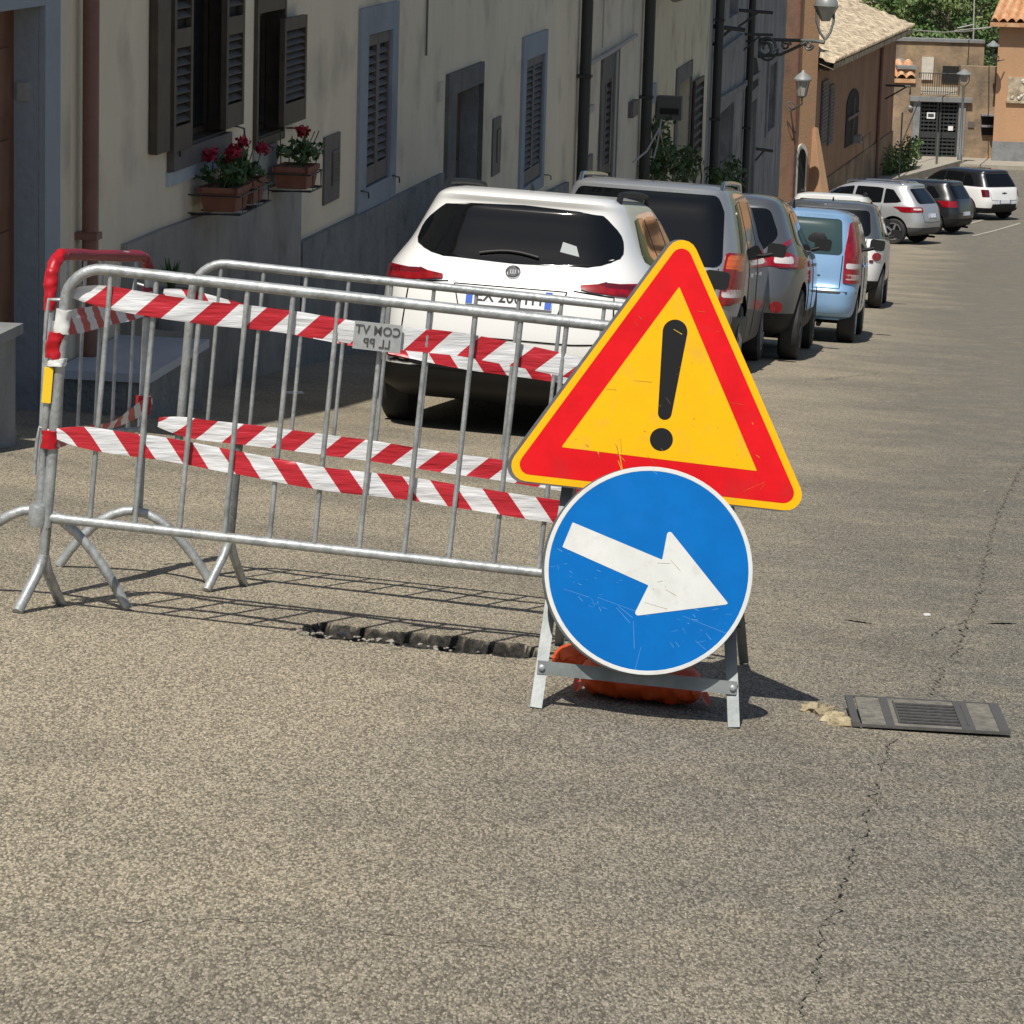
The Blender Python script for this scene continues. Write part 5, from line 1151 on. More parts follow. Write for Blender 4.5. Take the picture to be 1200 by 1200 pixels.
# the folding stand
fL, fR = gp(628, 830), gp(860, 853)
sd_ = thing('sign_stand', 'folding galvanised steel stand that carries the triangle and the round sign', 'stand', (fL+fR)/2)
def onS(px, py, d=-.035):
    r = ray(px, py); k = (DC+E3*d).dot(E3)/r.dot(E3); return r*k
def chan(a, b, w, dep, mb=None, up=None):
    mb = mb or MB(); d = (b-a).normalized(); nn = E3; s = d.cross(nn).normalized(); nn = s.cross(d)
    mb.bar(a, b, w, .003, up=nn)
    for sg in (-1, 1): mb.bar(a+s*sg*(w/2-.0015)-nn*dep/2, b+s*sg*(w/2-.0015)-nn*dep/2, .003, dep, up=nn)
    return mb
tL, tR = onS(678, 480, -.34), onS(846, 490, -.34)
chan(fL+V((0, 0, .002)), tL, .034, .02).build('leg', M['galv_stand'], sd_); chan(fR+V((0, 0, .002)), tR, .034, .02).build('leg', M['galv_stand'], sd_)
def on_leg(a, b, py):
    lo, hi = 0, 1
    for _ in range(30):
        m = (lo+hi)/2; p = a.lerp(b, m); y = 600-F*(p.dot(u2))/(p.dot(fw))
        if y > py: lo = m
        else: hi = m
    return a.lerp(b, lo)
cL, cR = on_leg(fL, tL, 782), on_leg(fR, tR, 806)
mb = chan(cL+E3*.012-E1*.012, cR+E3*.012+E1*.012, .038, .02); mb.build('crossbar', M['galv_stand'], sd_)
mb = MB()
for c in (cL, cR): mb.lathe([(.009, 0), (.009, .006), (.005, .009), (0, .009)], c+E3*.014, (E1, E2, E3), 10)
mb.build('bolt', M['galv'], sd_, smooth=40)
bL, bR = gp(655, 757), gp(872, 778)
for a, b in ((bL, tL), (bR, tR)): chan(a+V((0, 0, .002)), b-E3*.03, .030, .018).build('rear_leg', M['galv_stand'], sd_)
mb = MB(); mb.bar(bL.lerp(tL, .16), bR.lerp(tR, .16), .03, .004, up=UP); mb.build('rear_crossbar', M['galv_stand'], sd_)
mb = MB(); mb.bar(tL-E3*.02, tR-E3*.02, .03, .004, up=E3); mb.build('top_bar', M['galv_stand'], sd_)
mb = MB(); mb.bar(on_leg(fL, tL, 600)-E3*.01, on_leg(fR, tR, 615)-E3*.01, .03, .004, up=E3); mb.build('middle_bar', M['galv_stand'], sd_)

def sack(c, X, Y, Z, a, b, h, seed, label, ears=True):
    """a filled cloth sack: a pillow with creased, pinched ends"""
    mb = MB(); NU, NV = 44, 26; vs = []
    for i in range(NU+1):
        u = -1+2*i/NU
        for j in range(NV):
            v = 2*math.pi*j/NV; e = (1-abs(u)**7)**.5*(.9)+.02; ww = 1-.10*u*u
            x = a*u; y = b*math.copysign(abs(math.cos(v))**.75, math.cos(v))*(e*.75+.25*ww); z = h*math.sin(v)*e
            k = .012*mn.noise(V((u*4, math.cos(v)*3, math.sin(v)*2+seed)))+.006*mn.noise(V((u*11, math.cos(v)*7, seed+2)))
            z2 = max(z+h*.9, .003) if z < 0 else z+h*.9
            vs.append(c+X*(x+k)+Y*(y+k)+Z*(z2+k*.8))
    f = [(i*NV+j, i*NV+(j+1) % NV, (i+1)*NV+(j+1) % NV, (i+1)*NV+j) for i in range(NU) for j in range(NV)]+[tuple(range(NV)), tuple(NU*NV+j for j in range(NV))]
    mb.add(vs, f)
    t = thing('sandbag', label, 'sandbag', c, 'orange sandbags weighing down the stand'); mb.build('sack', M['orange_cloth'], t, smooth=70)
    mb = MB()
    for sg in (-1, 1):
        p = c+X*sg*a+Z*h*.35; mb.add([p+Y*-b*.6, p+Y*b*.6, p+X*sg*.018+Y*b*.75+Z*.01, p+X*sg*.026+Y*-.02, p+X*sg*.018+Y*-b*.8-Z*.01], [(0, 1, 2, 3, 4)])
    mb.build('seam', M['orange_cloth'], t)
p = gp(752, 820); sack(p+V((0, .02, 0)), V((E1.x, E1.y, -.08)).normalized(), V((0, 1, -.1)).normalized(), V((0, .1, 1)).normalized(), .180, .13, .062, 1, 'large orange sandbag lying under the crossbar of the sign stand')
p = gp(690, 788); sack(p+V((0, .05, 0)), V((.75, .65, -.08)).normalized(), V((-.65, .75, -.1)).normalized(), V((0, .1, 1)).normalized(), .12, .07, .042, 5, 'smaller orange sandbag showing left of the round sign behind the left leg')
# ------------------------------------------------------------------ the far end of the street
def Wb(o, d, n):   # local frame helper: o origin, d along wall, n outward
    return lambda a, b, z: o+d*a+n*b+V((0, 0, z))
def lbox(mb, q, a0, a1, b0, b1, z0, z1, m=0):
    vs = [q(a, b, z) for a in (a0, a1) for b in (b0, b1) for z in (z0, z1)]
    return mb.add(vs, [(0, 1, 3, 2), (4, 6, 7, 5), (0, 4, 5, 1), (2, 3, 7, 6), (0, 2, 6, 4), (1, 5, 7, 3)], m)
def pxz(px, py, d): return at(px, py, d)
def tiles(t, A, B, C, D_, m, sp=.34, rows=14, th=.11, name='roof'):
    """tiled slope: A-B eave, D_-C ridge"""
    L = (B-A).length; n = int(L/sp)*6; N = ((B-A).cross(D_-A)).normalized()
    if N.z < 0: N = -N
    vs = []; R = rows*3; rg = random.Random(4)
    for j in range(R+1):
        v = j/R
        for i in range(n+1):
            u = i/n; p = (A.lerp(B, u)).lerp(D_.lerp(C, u), v); k = i//6; jit = .025*mn.noise(V((k*1.7, (j//3)*1.3, 0)))
            h = th*1.5*abs(math.sin(math.pi*i/6)) + (.045 if j % 3 == 0 else (.02 if j % 3 == 1 else 0)) + jit
            vs.append(p+N*h)
    mb = MB(); mb.add(vs, [(j*(n+1)+i, j*(n+1)+i+1, (j+1)*(n+1)+i+1, (j+1)*(n+1)+i) for j in range(R) for i in range(n)])
    mb.add([A-V((0, 0, .15)), B-V((0, 0, .15)), C-V((0, 0, .15)), D_-V((0, 0, .15))], [(0, 1, 2, 3)])
    mb.add([A-V((0, 0, .15)), B-V((0, 0, .15)), B+N*.02, A+N*.02], [(0, 1, 2, 3)])
    return mb.build(name, M[m], t, smooth=40)

# --- orange house at the bend
def gfix(p): return V((p.x, p.y, G(p.x, p.y)))
A0 = at(951, 238, 101); A0 = gfix(A0); B0 = gfix(at(1042, 215, 124)); dv = B0-A0; dv.z = 0; LO = dv.length; dv.normalize(); nv = V((dv.y, -dv.x, 0))   # nv faces the street
zE = at(951, 62, 101).z; zE2 = at(1042, 38, 124).z; zE = (zE+zE2)/2
t = thing('house', 'orange brown house with pale tiled roof at the bend of the street', 'house', A0, 'houses at the bend')
q = Wb(V((A0.x, A0.y, 0)), dv, nv); zg = min(A0.z, B0.z)-.6
def on_or(px, py):
    r = ray(px, py); k = A0.dot(nv)/r.dot(nv); p = r*k; d = p-V((A0.x, A0.y, 0)); return d.dot(dv), p.z
def orect(x0, y0, x1, y1): a = on_or(x0, (y0+y1)/2)[0]; b = on_or(x1, (y0+y1)/2)[0]; xm = (x0+x1)/2; return a, b, on_or(xm, y1)[1], on_or(xm, y0)[1]
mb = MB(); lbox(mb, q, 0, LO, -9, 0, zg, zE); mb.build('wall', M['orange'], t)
R0 = lambda a, b, z: q(a, b, z)
tiles(t, R0(-.6, .55, zE-.02), R0(LO+.5, .55, zE-.02), R0(LO+.2, -5.0, zE+1.95), R0(-.6, -5.0, zE+1.95), 'tile_pale', rows=15)
mb = MB(); mb.add([R0(-.6, -5, zE+1.93), R0(LO+.2, -5, zE+1.93), R0(LO+.5, -9.5, zE), R0(-.6, -9.5, zE)], [(0, 1, 2, 3)]); mb.add([R0(0, 0, zE), R0(0, -5, zE+1.8), R0(0, -9, zE)], [(0, 1, 2)]); mb.add([R0(LO, 0, zE), R0(LO, -5, zE+1.8), R0(LO, -9, zE)], [(0, 1, 2)]); mb.build('roof_back', M['tile_pale'], t)
mb = MB(); lbox(mb, q, -.5, LO+.4, .0, .42, zE-.22, zE-.08); mb.build('eaves', M['brown'], t)
for r in ((961, 95, 968, 170), (970, 100, 975, 168)):
    w = orect(*r); mb = MB(); lbox(mb, q, w[0], w[1], 0.005, .06, w[2], w[3])
    n = 16
    for k in range(n): z = w[2]+.08+(w[3]-w[2]-.16)*k/n; lbox(mb, q, w[0]+.05, w[1]-.05, .06, .08, z, z+.05)
    mb.build('shutter', M['grey_shutter'], t)
w = orect(991, 105, 1005, 168); mb = MB(); c = (w[0]+w[1])/2; r_a = (w[1]-w[0])/2; pts = [(w[0], w[2]), (w[1], w[2])]+[(c+r_a*math.cos(math.pi*k/10), w[3]-.5+.5*math.sin(math.pi*k/10)) for k in range(11)]
mb.add([q(a, .03, z) for a, z in pts]+[q(a, -.05, z) for a, z in pts], [tuple(range(13)), tuple(range(13, 26))]+[(i, (i+1) % 13, 13+(i+1) % 13, 13+i) for i in range(13)]); win = mb.build('arched_window', M['void'], t)
mb = MB(); lbox(mb, q, c-.06, c+.06, .03, .09, w[2], w[3]-.3); lbox(mb, q, w[0]+.1, w[1]-.1, .03, .09, w[2]+.9, w[2]+1.0); mb.build('frame', M['grey_shutter'], win)
s = on_or(999, 157); t2 = thing('air_conditioner', 'small white air conditioner under the arched window of the orange house', 'air conditioner', q(s[0]+.2, .3, s[1]-.5)); mb = MB(); lbox(mb, q, s[0]-.1, s[0]+.55, .06, .30, s[1]-.30, s[1]-.05); mb.build('case', M['lantern_cap'], t2)
mb = MB(); mb.lathe([(.10, 0), (.10, .02), (.07, .03), (0, .03)], q(s[0]+.22, .301, s[1]-.17), (dv, V((0, 0, 1)), nv), 16); mb.build('fan_grille', M['grey_trim'], t2)
w = orect(1011, 178, 1018, 220); mb = MB(); lbox(mb, q, w[0], w[1], .0, .03, w[2]-.4, w[3]); mb.build('door', M['void'], t); mb = MB(); lbox(mb, q, w[0]-.2, w[1]+.2, .0, .02, w[3], w[3]+.6); lbox(mb, q, w[0]-.2, w[0], .0, .02, w[2]-.4, w[3]); lbox(mb, q, w[1], w[1]+.2, .0, .02, w[2]-.4, w[3]); mb.build('door_surround', M['stonewall'], t)
mb = MB(); lbox(mb, q, 0, LO, 0.004, .05, zg, A0.z+.9); mb.build('plinth', M['stonewall'], t)
s = on_or(1031, 60); mb = MB(); mb.tube([q(s[0], .09, zg), q(s[0], .09, zE-.1)], .07, 8); tag(mb.build('downpipe', M['copper_pipe'], smooth=50), 'brown downpipe near the far corner of the orange house', 'downpipe')
# end face towards the camera with downpipe and white arch
a_l = at(919, 230, 100.5)
en = thing('annex', 'narrow sunlit orange gable end with a white arched doorway and a drainpipe', 'house', gfix(at(935, 230, 99)), 'houses at the bend')
LA = gfix(at(917, 236, 99.0)); LB = gfix(at(951, 236, 100.2)); da = LB-LA; da.z = 0; LL = da.length; da.normalize(); na = V((da.y, -da.x, 0)); qa = Wb(V((LA.x, LA.y, 0)), da, na)
mb = MB(); lbox(mb, qa, -.6, LL, -7, 0, zg, zE+3.2); mb.build('wall', M['orange_lit'], en); mb = MB(); lbox(mb, qa, -.58, .30, .002, .12, zg, zE+3.1); mb.build('shade_strip', M['orange'], en)  # left part of the gable in darker plaster, coloured to look less lit
def on_a(px, py): r = ray(px, py); k = V((LA.x, LA.y, 0)).dot(na)/r.dot(na); p = r*k; return (p-V((LA.x, LA.y, 0))).dot(da), p.z
a, z0 = on_a(937, 232); b, z1 = on_a(943, 168); a0, _ = on_a(931, 200); b0, _ = on_a(944, 200); mb = MB(); c = (a0+b0)/2; ra = (b0-a0)/2
for (rr_, m_, dd, nm) in ((ra, 'white_plaster', .05, 'arch_surround'), (ra*.62, 'void', .07, 'doorway')):
    mb = MB(); zt = z1-ra*1.4; pts = [(c-rr_, zg), (c+rr_, zg)]+[(c+rr_*math.cos(math.pi*k/12), zt+rr_*1.4*math.sin(math.pi*k/12)) for k in range(13)]
    n = len(pts); mb.add([qa(x, dd, z) for x, z in pts]+[qa(x, 0, z) for x, z in pts], [tuple(range(n)), tuple(range(n, 2*n))]+[(i, (i+1) % n, n+(i+1) % n, n+i) for i in range(n)]); mb.build(nm, M[m_], en)
s = on_a(929, 100); mb = MB(); mb.tube([qa(s[0], .10, zg), qa(s[0], .10, zE+3)], .085, 8); mb.build('drainpipe', M['copper_pipe'], en, smooth=50)
# buttress
p0 = on_a(948, 150); mb = MB(); a0 = LL-.12
mb.add([qa(a0-.15, 0, zg), qa(LL+.45, 0, zg), qa(LL+.02, 0, p0[1]), qa(a0, 0, p0[1]), qa(a0-.15, .9, zg), qa(LL+.45, .9, zg), qa(LL+.02, .1, p0[1]), qa(a0, .1, p0[1])], [(0, 1, 2, 3), (4, 5, 6, 7), (0, 1, 5, 4), (1, 2, 6, 5), (2, 3, 7, 6), (3, 0, 4, 7)]); mb.build('buttress', M['orange_lit'], en)

# --- boundary wall with gate
dG = 134.4; GL, GR = at(1036, 190, dG), at(1260, 190, dG); zG = G(at(1100, 187, dG).x, at(1100, 187, dG).y)
gx = V((1, 0.0, 0)); go = V((at(1036, 187, dG).x, at(1100, 187, dG).y, 0)); gn = V((0, -1, 0)); qg = Wb(go, gx, gn)
def on_g(px, py, off=0): r = ray(px, py); k = (go.y-off)/r.y; p = r*k; return p.x-go.x, p.z
gl, gz0 = on_g(1075, 187); gr_, gz1 = on_g(1124, 119)
t = thing('garden_wall', 'mottled brown boundary wall with a dark metal double gate at the end of the street', 'wall', V((go.x+3, go.y, zG)))
w_r = on_g(1165, 100)[0]; ztopL = on_g(1060, 92)[1]; ztopM = on_g(1100, 100)[1]
mb = MB(); lbox(mb, qg, -1.5, gl, -.6, 0, zG-2, ztopL); lbox(mb, qg, gr_, w_r+.3, -.6, 0, zG-2, on_g(1150, 78)[1]); lbox(mb, qg, gl, gr_, -.6, 0, gz1, on_g(1100, 112)[1]); mb.build('wall', M['stonewall'], t)
mb = MB(); lbox(mb, qg, gl-.45, gr_+.5, -.0, .22, on_g(1100, 119)[1], on_g(1100, 113.5)[1]); mb.build('lintel', M['stone'], t)
mb = MB(); lbox(mb, qg, gl-.28, gl, 0, .08, zG-1, gz1); lbox(mb, qg, gr_, gr_+.28, 0, .08, zG-1, gz1); mb.build('gate_pier', M['stone'], t)
mb = MB()
for a, b in ((gl, (gl+gr_)/2-.02), ((gl+gr_)/2+.02, gr_)):
    for x in (a, b-.08): lbox(mb, qg, x, x+.08, -.12, -.04, zG, gz1)
    n = 15
    for k in range(n+1):
        z = zG+.05+(gz1-zG-.1)*k/n; lbox(mb, qg, a+.08, b-.08, -.11, -.06, z-.035, z+.035)
    for k in (1, 2, 3): x = a+(b-a)*k/4; lbox(mb, qg, x-.015, x+.015, -.10, -.07, zG, gz1)
    lbox(mb, qg, a+.08, b-.08, -.12, -.05, zG+(gz1-zG)*.38, zG+(gz1-zG)*.47)
gt = mb.build('gate', M['gate_metal'], t)
mb = MB(); lbox(mb, qg, gl-.1, gr_+.1, -.45, -.35, zG-.5, gz1+.1); mb.build('dark_panel', M['void'], gt)
for r, m_ in (((1086, 132, 1096, 139), 'paper'), ((1111, 148, 1117, 153), 'paper')):
    a, z = on_g(r[0], r[3]); b, z1 = on_g(r[2], r[1]); mb = MB(); lbox(mb, qg, a, b, -.05, -.02, z, z1); n_ = mb.build('notice', M[m_], gt)
    mb = MB(); lbox(mb, qg, a+.05, b-.05, -.021, -.012, z+.07, z1-.05); mb.build('notice_print', M['grey_trim'], n_) if r[0] == 1086 else None
c = on_g(1067, 126); mb = MB(); mb.lathe([(.10, 0), (.10, .06), (.06, .10), (0, .11)], qg(c[0], 0, c[1]), (gx, V((0, 0, 1)), gn), 14); tag(mb.build('wall_lamp', M['lantern_cap'], smooth=40), 'small white round lamp on the wall left of the metal gate', 'lamp')
c = on_g(1138, 146); mb = MB(); lbox(mb, qg, c[0]-.12, c[0]+.12, 0, .05, c[1]-.12, c[1]+.12); tag(mb.build('letter_box', M['grey_shutter']), 'small dark letter box in the wall right of the metal gate', 'letter box')
# terrace above the gate: railing, pink tiles strip, back wall, coping
a0, zr0 = on_g(1078, 108); a1, zr1 = on_g(1158, 110); tr = thing('terrace_railing', 'thin iron railing on the terrace above the metal gate', 'railing', qg(a0, -.7, zr0)); zt_ = zr0+.75
mb = MB()
for k in range(31): x = a0+(a1-a0)*k/30; mb.tube([qg(x, -.55, zr0-.15), qg(x, -.55, zt_)], .012, 4)
mb.build('baluster', M['iron'], tr); mb = MB(); mb.tube([qg(a0, -.55, zt_), qg(a1, -.55, zt_)], .02, 5); mb.tube([qg(a0, -.55, zr0), qg(a1, -.55, zr0)], .015, 5); mb.build('handrail', M['iron'], tr)
a2 = a0-.05
tw_ = thing('terrace', 'sunlit terrace with brick parapet and stepped stone coping above the gate wall', 'terrace', qg(a0, -2, zG+2.4))
mb = MB(); lbox(mb, qg, a0-.2, a1+.2, -5.5, -.62, zr0-1.2, zr0-.12); mb.build('floor', M['pavement'], tw_)
mb = MB(); lbox(mb, qg, a0-1.6, a1+.5, -6.2, -5.5, zr0-1, on_g(1110, 62)[1]+.15); lbox(mb, qg, a0-.9, a0-.2, -5.5, -.2, zr0-1, on_g(1070, 80)[1]-.05); mb.build('back_wall', M['stonewall'], tw_)
mb = MB(); lbox(mb, qg, a0-1.65, a1+.5, -6.3, -5.4, on_g(1110, 62)[1]+.15, on_g(1110, 62)[1]+.27); lbox(mb, qg, a0-.95, a0-.15, -5.6, -.1, on_g(1070, 80)[1]-.05, on_g(1070, 80)[1]+.07); mb.build('coping', M['stone'], tw_)
mb = MB(); a, z = on_g(1098, 92); lbox(mb, qg, a, a+.5, -5.49, -5.40, z-.4, z+.55); lbox(mb, qg, a+.9, a+2.0, -5.49, -5.44, z-.5, z+.2, 1); mb.build('doorway', [M['white_plaster'], M['void']], tw_)
A_ = qg(-1.6, .10, ztopL-.02); Bq = qg(gl-.25, .10, ztopL-.02); tl = thing('tiled_lean_to', 'little red tiled coping roof on the wall beside the orange house', 'roof', qg(0, 0, ztopL)); tiles(tl, A_, Bq, Bq+V((0, 1.4, .55)), A_+V((0, 1.4, .55)), 'tile_red', rows=4)

# --- right hand apricot house
rx, _ = on_g(1166, 120, 1.5); t = thing('house', 'apricot orange house with a relief panel at the right edge of the photo', 'house', qg(rx+2, 1.5, zG), 'houses at the bend')
zro = on_g(1185, 26, 1.5)[1]
mb = MB(); vs_ = [qg(a, b, z) for a, b in ((rx, 1.5), (rx+9, 1.5), (rx+9, -6), (rx+1.15, -6)) for z in (zG-1.5, zro)]; mb.add(vs_, [(0, 2, 3, 1), (2, 4, 5, 3), (4, 6, 7, 5), (6, 0, 1, 7), (0, 2, 4, 6), (1, 3, 5, 7)]); mb.build('wall', M['orange_lit'], t)
e0 = rx-.45; tiles(t, qg(e0, 2.0, zro-.02), qg(rx+9.5, 2.0, zro-.02), qg(rx+9.5, -2.5, zro+2.0), qg(rx+1.0, -2.5, zro+2.0), 'tile_red', rows=12)
mb = MB(); lbox(mb, qg, rx-.35, rx+9.4, 1.5, 1.8, zro-.18, zro-.06); mb.build('eaves', M['brown'], t)
mb = MB(); lbox(mb, qg, rx-.02, rx+9, 1.5, 1.55, zG-1.5, on_g(1180, 166, 1.5)[1]); mb.build('plinth', M['stone'], t)
a, z0 = on_g(1180, 118, 1.5); z1 = on_g(1180, 90, 1.5)[1]; mb = MB(); lbox(mb, qg, a, a+1.6, 1.5, 1.56, z0, z1); lbox(mb, qg, a-.05, a+1.65, 1.5, 1.62, z0-.08, z0); rg = random.Random(2); rl = mb.build('relief_panel', M['tile_pale'], t)
mb = MB()
for k in range(26): mb.blob(qg(a+.15+1.3*rg.random(), 1.57, z0+.1+(z1-z0-.2)*rg.random()), .09, .05, .07, k, .6, 1)
mb.build('carving', M['white_plaster'], rl)
# notice boards / niches
for i, (y0, y1) in enumerate(((136, 145), (149, 158))):
    a, z = on_g(1150, y1); b, z1 = on_g(1175, y0); b = a+.95; mb = MB(); lbox(mb, qg, a, b, 0, .05, z, z1); n_ = tag(mb.build('wall_niche', M['void']), ['upper', 'lower'][i]+' dark ledge on the wall beside the apricot house', 'niche'); mb = MB(); lbox(mb, qg, a-.05, b+.05, 0, .35, z1, z1+.07); mb.build('ledge', M['stone'], n_)
# --- lamps
def lantern(t, c, h, m='lantern_glass', seg=6, cap='lantern_cap', up=True):
    mb = MB(); mb.lathe([(h*.16, 0), (h*.27, h*.62)], c, seg=seg); g = mb.build('lamp_glass', M[m], t, smooth=10)
    mb = MB(); mb.lathe([(h*.36, h*.60), (h*.37, h*.66), (h*.24, h*.82), (h*.09, h*.93), (h*.05, h*1.0), (0, h*1.04)], c, seg=16); mb.build('lamp_cap', M[cap], t, smooth=40)
    mb = MB(); mb.lathe([(h*.06, -h*.10), (h*.17, -h*.02), (h*.17, 0)], c, seg=seg)
    for k in range(seg): a = 2*math.pi*k/seg; d = V((math.cos(a), math.sin(a), 0)); mb.tube([c+d*h*.165, c+d*h*.28+V((0, 0, h*.62))], h*.014, 4)
    mb.build('lamp_frame', M['lamp_iron'], t)
# scrolled arm lamp on the corner of the grey house
s, z = fp(889, 55); b0 = W(s, TW+.02, z); d = b0.dot(fw); tip = at(966, 50, d-1.0)
t = thing('wall_lamp', 'street lantern on a long scrolled iron arm on the grey house, above the tiled roof', 'street lamp', b0)
top0 = at(891, 46, d-.1); top1 = at(955, 48, d-.9); low0 = at(893, 66, d-.1); low1 = at(945, 50, d-.8)
mb = MB(); mb.tube([top0, top1, tip], .045, 6); mb.tube([low0, at(915, 64, d-.4), low1], .04, 6); xs = (top1-top0).normalized(); zu = V((0, 0, 1))
def scroll(c, r, turns, sg=1): return [c+xs*(r*(1-.75*k/26)*math.cos(sg*turns*2*math.pi*k/26))+zu*(r*(1-.75*k/26)*math.sin(sg*turns*2*math.pi*k/26)) for k in range(27)]
mb.tube(scroll(at(898, 56, d-.2), .26, 1.6), .035, 6); mb.tube(scroll(at(898, 57, d-.2), .32, 1.0, -1), .03, 6); mb.tube(scroll(at(921, 53, d-.5), .13, 1.4), .028, 6); mb.tube(scroll(at(948, 53, d-.8), .12, 1.4, -1), .028, 6); mb.tube([b0, top0], .05, 6); mb.tube([at(889, 40, d), at(889, 68, d)], .05, 6)
mb.build('arm', M['lamp_iron'], t, smooth=60)
lc = at(969, 32, d-1.0); mb = MB(); hh = .8
for sg in (-1, 1): mb.tube([at(967, 47, d-1), at(967+sg*6, 38, d-1), at(967+sg*10, 25, d-1), at(967+sg*10, 8, d-1)], .03, 6)
mb.build('lantern_fork', M['lamp_iron'], t, smooth=60)
c = at(968, 12, d-1); mb = MB(); mb.lathe([(.10, -.25), (.24, .0), (.30, .10)], c, seg=8); mb.build('lamp_glass', M['lantern_glass'], t); mb = MB(); mb.lathe([(.27, .10), (.26, .2), (.14, .38), (0, .45)], c, seg=14); mb.build('lamp_cap', M['lantern_cap'], t, smooth=40)
# lantern on the corner of the sunlit gable
dl = 97.5; c = at(940, 112, dl); t = thing('wall_lantern', 'pale capped wall lantern in front of the sunlit orange gable', 'street lamp', c); lantern(t, c, .74)
mb = MB(); mb.tube([c, c+V((0, 0, -.25)), c+V((-.25, .3, -.45)), c+V((-.3, 1.8, -.30))], .03, 6); mb.tube([c+V((-.3+.13*math.cos(k/3), .4, -.35+.13*math.sin(k/3))) for k in range(19)], .02, 5); mb.build('bracket', M['lamp_iron'], t, smooth=60)
# lamp post by the gate
P = gp(1124, 196); t = thing('lamp_post', 'tall dark lamp post with a wide cap standing in front of the gate wall', 'lamp post', P); topz = at(1128, 96, P.dot(fw)).z
mb = MB(); H = topz-P.z; mb.tube([P, P+V((0, 0, .5)), P+V((0, 0, .55)), P+V((0, 0, H-.1))], [.11, .10, .055, .05], 10); mb.build('pole', M['lamp_iron'], t, smooth=60)
c = P+V((0, 0, H)); mb = MB()
for sg in (-1, 1): mb.tube([c+V((0, 0, -.2)), c+V((sg*.2, 0, .05)), c+V((sg*.2, 0, .35))], .02, 5)
mb.build('fork', M['lamp_iron'], t); mb = MB(); mb.lathe([(.31, .34), (.30, .38), (.16, .46), (.06, .54), (0, .55)], c, seg=18); mb.lathe([(.12, .05), (.2, .34)], c, seg=10); mb.build('lamp_cap', M['lantern_cap'], t, smooth=40)
# lamp on the apricot house
c = qg(on_g(1166, 54, 2.2)[0]-.1, 2.4, on_g(1163, 54, 2.2)[1]); t = thing('wall_lamp', 'grey dish shaped wall lamp at the corner of the apricot house', 'street lamp', c); mb = MB(); mb.lathe([(.27, 0), (.26, .05), (.12, .15), (.05, .22), (0, .23)], c, seg=16); mb.build('lamp_cap', M['lantern_cap'], t, smooth=40)
mb = MB(); mb.tube([c, c+V((0, 0, -.35)), c+V((.25, .3, -.6)), c+V((.55, .6, -.55))], .025, 5); mb.tube([c+V((.2+.12*math.cos(k/3), .4, -.5+.12*math.sin(k/3))) for k in range(19)], .02, 5); mb.build('bracket', M['lamp_iron'], t)
# small iron bracket on the orange house corner
s = on_or(1038, 100); mb = MB(); c = q(s[0], 0, s[1]); mb.tube([c, c+nv*.9, c+nv*.9+V((0, 0, -.3))], .04, 5); mb.tube([c+V((0, 0, -.5)), c+nv*.8], .03, 5); tag(mb.build('wall_bracket', M['iron']), 'dark iron bracket on the far corner of the orange house', 'bracket')

# --- raised pavement, railing and hedge in front of the gate
R1, R2_ = gp(1040, 219), gp(1122, 196); 
mb = MB(); kh = .16
ps = [gp(1036, 222), gp(1124, 197), V((on_g(1200, 187)[0]+go.x+14, go.y-4.5, 0)), V((go.x+24, go.y+1, 0)), V((go.x-3, go.y+1, 0))]
ps = [V((p.x, p.y, G(p.x, p.y)+kh)) for p in ps]; n = len(ps)
mb.add(ps+[p-V((0, 0, 1.2)) for p in ps], [tuple(range(n))]+[(i, (i+1) % n, n+(i+1) % n, n+i) for i in range(n)]); o = mb.build('pavement', M['pavement']); o['kind'] = 'structure'
t = thing('low_wall', 'low pale kerb wall sloping up behind the angled parked cars', 'wall', R1); mb = MB(); mb.bar(R1+V((0, 0, .12)), R2_+V((0, 0, .12)), .35, .34); mb.build('wall', M['pavement'], t)
t = thing('railing_post', 'thin rail post and rod in front of the metal gate', 'railing', gp(1100, 200)); p = gp(1097, 201); mb = MB(); mb.tube([p, p+V((0, 0, 1.5))], .045, 8); mb.build('post', M['lamp_iron'], t); 
p2 = gp(1053, 217); mb = MB(); mb.tube([p2, p2+V((0, 0, 2.6))], .03, 6); mb.tube([p2+V((0, 0, 1.4)), p+V((0, 0, 1.5))+V((-.8, 0, 1.2))], .02, 5); mb.build('rod', M['iron'], t)
rg = random.Random(31); pa, pb = gp(1040, 214), gp(1076, 204); t = thing('hedge', 'low flowering hedge at the foot of the wall left of the metal gate', 'hedge', pa); mb = MB()
for k in range(34):
    u = rg.random(); c = pa.lerp(pb, u)+V((0, rg.uniform(.5, 1.6), rg.uniform(.2, 1.15))); mb.leaves(c, .35, .35, .3, 55, .13, rg.random() < .3 and 1 or 0, rng=rg)
mb.build('foliage', [M['leaf_tree'], M['leaf_tree2']], t)
for a, b in (((1060, 274), (1064, 281)), ((1130, 264), (1190, 247)), ((1140, 277), (1195, 262))):
    p, q_ = gp(*a), gp(*b); mb = MB(); d = (q_-p).normalized(); nn = V((d.y, -d.x, 0))*.06; P_ = []
    for k in range(9): c = p.lerp(q_, k/8); P_ += [V((x.x, x.y, G(x.x, x.y)+.012)) for x in (c-nn, c+nn)]
    mb.add(P_, [(2*k, 2*k+1, 2*k+3, 2*k+2) for k in range(8)]); mb.build('road_marking', M['road_paint'])['kind'] = 'structure'

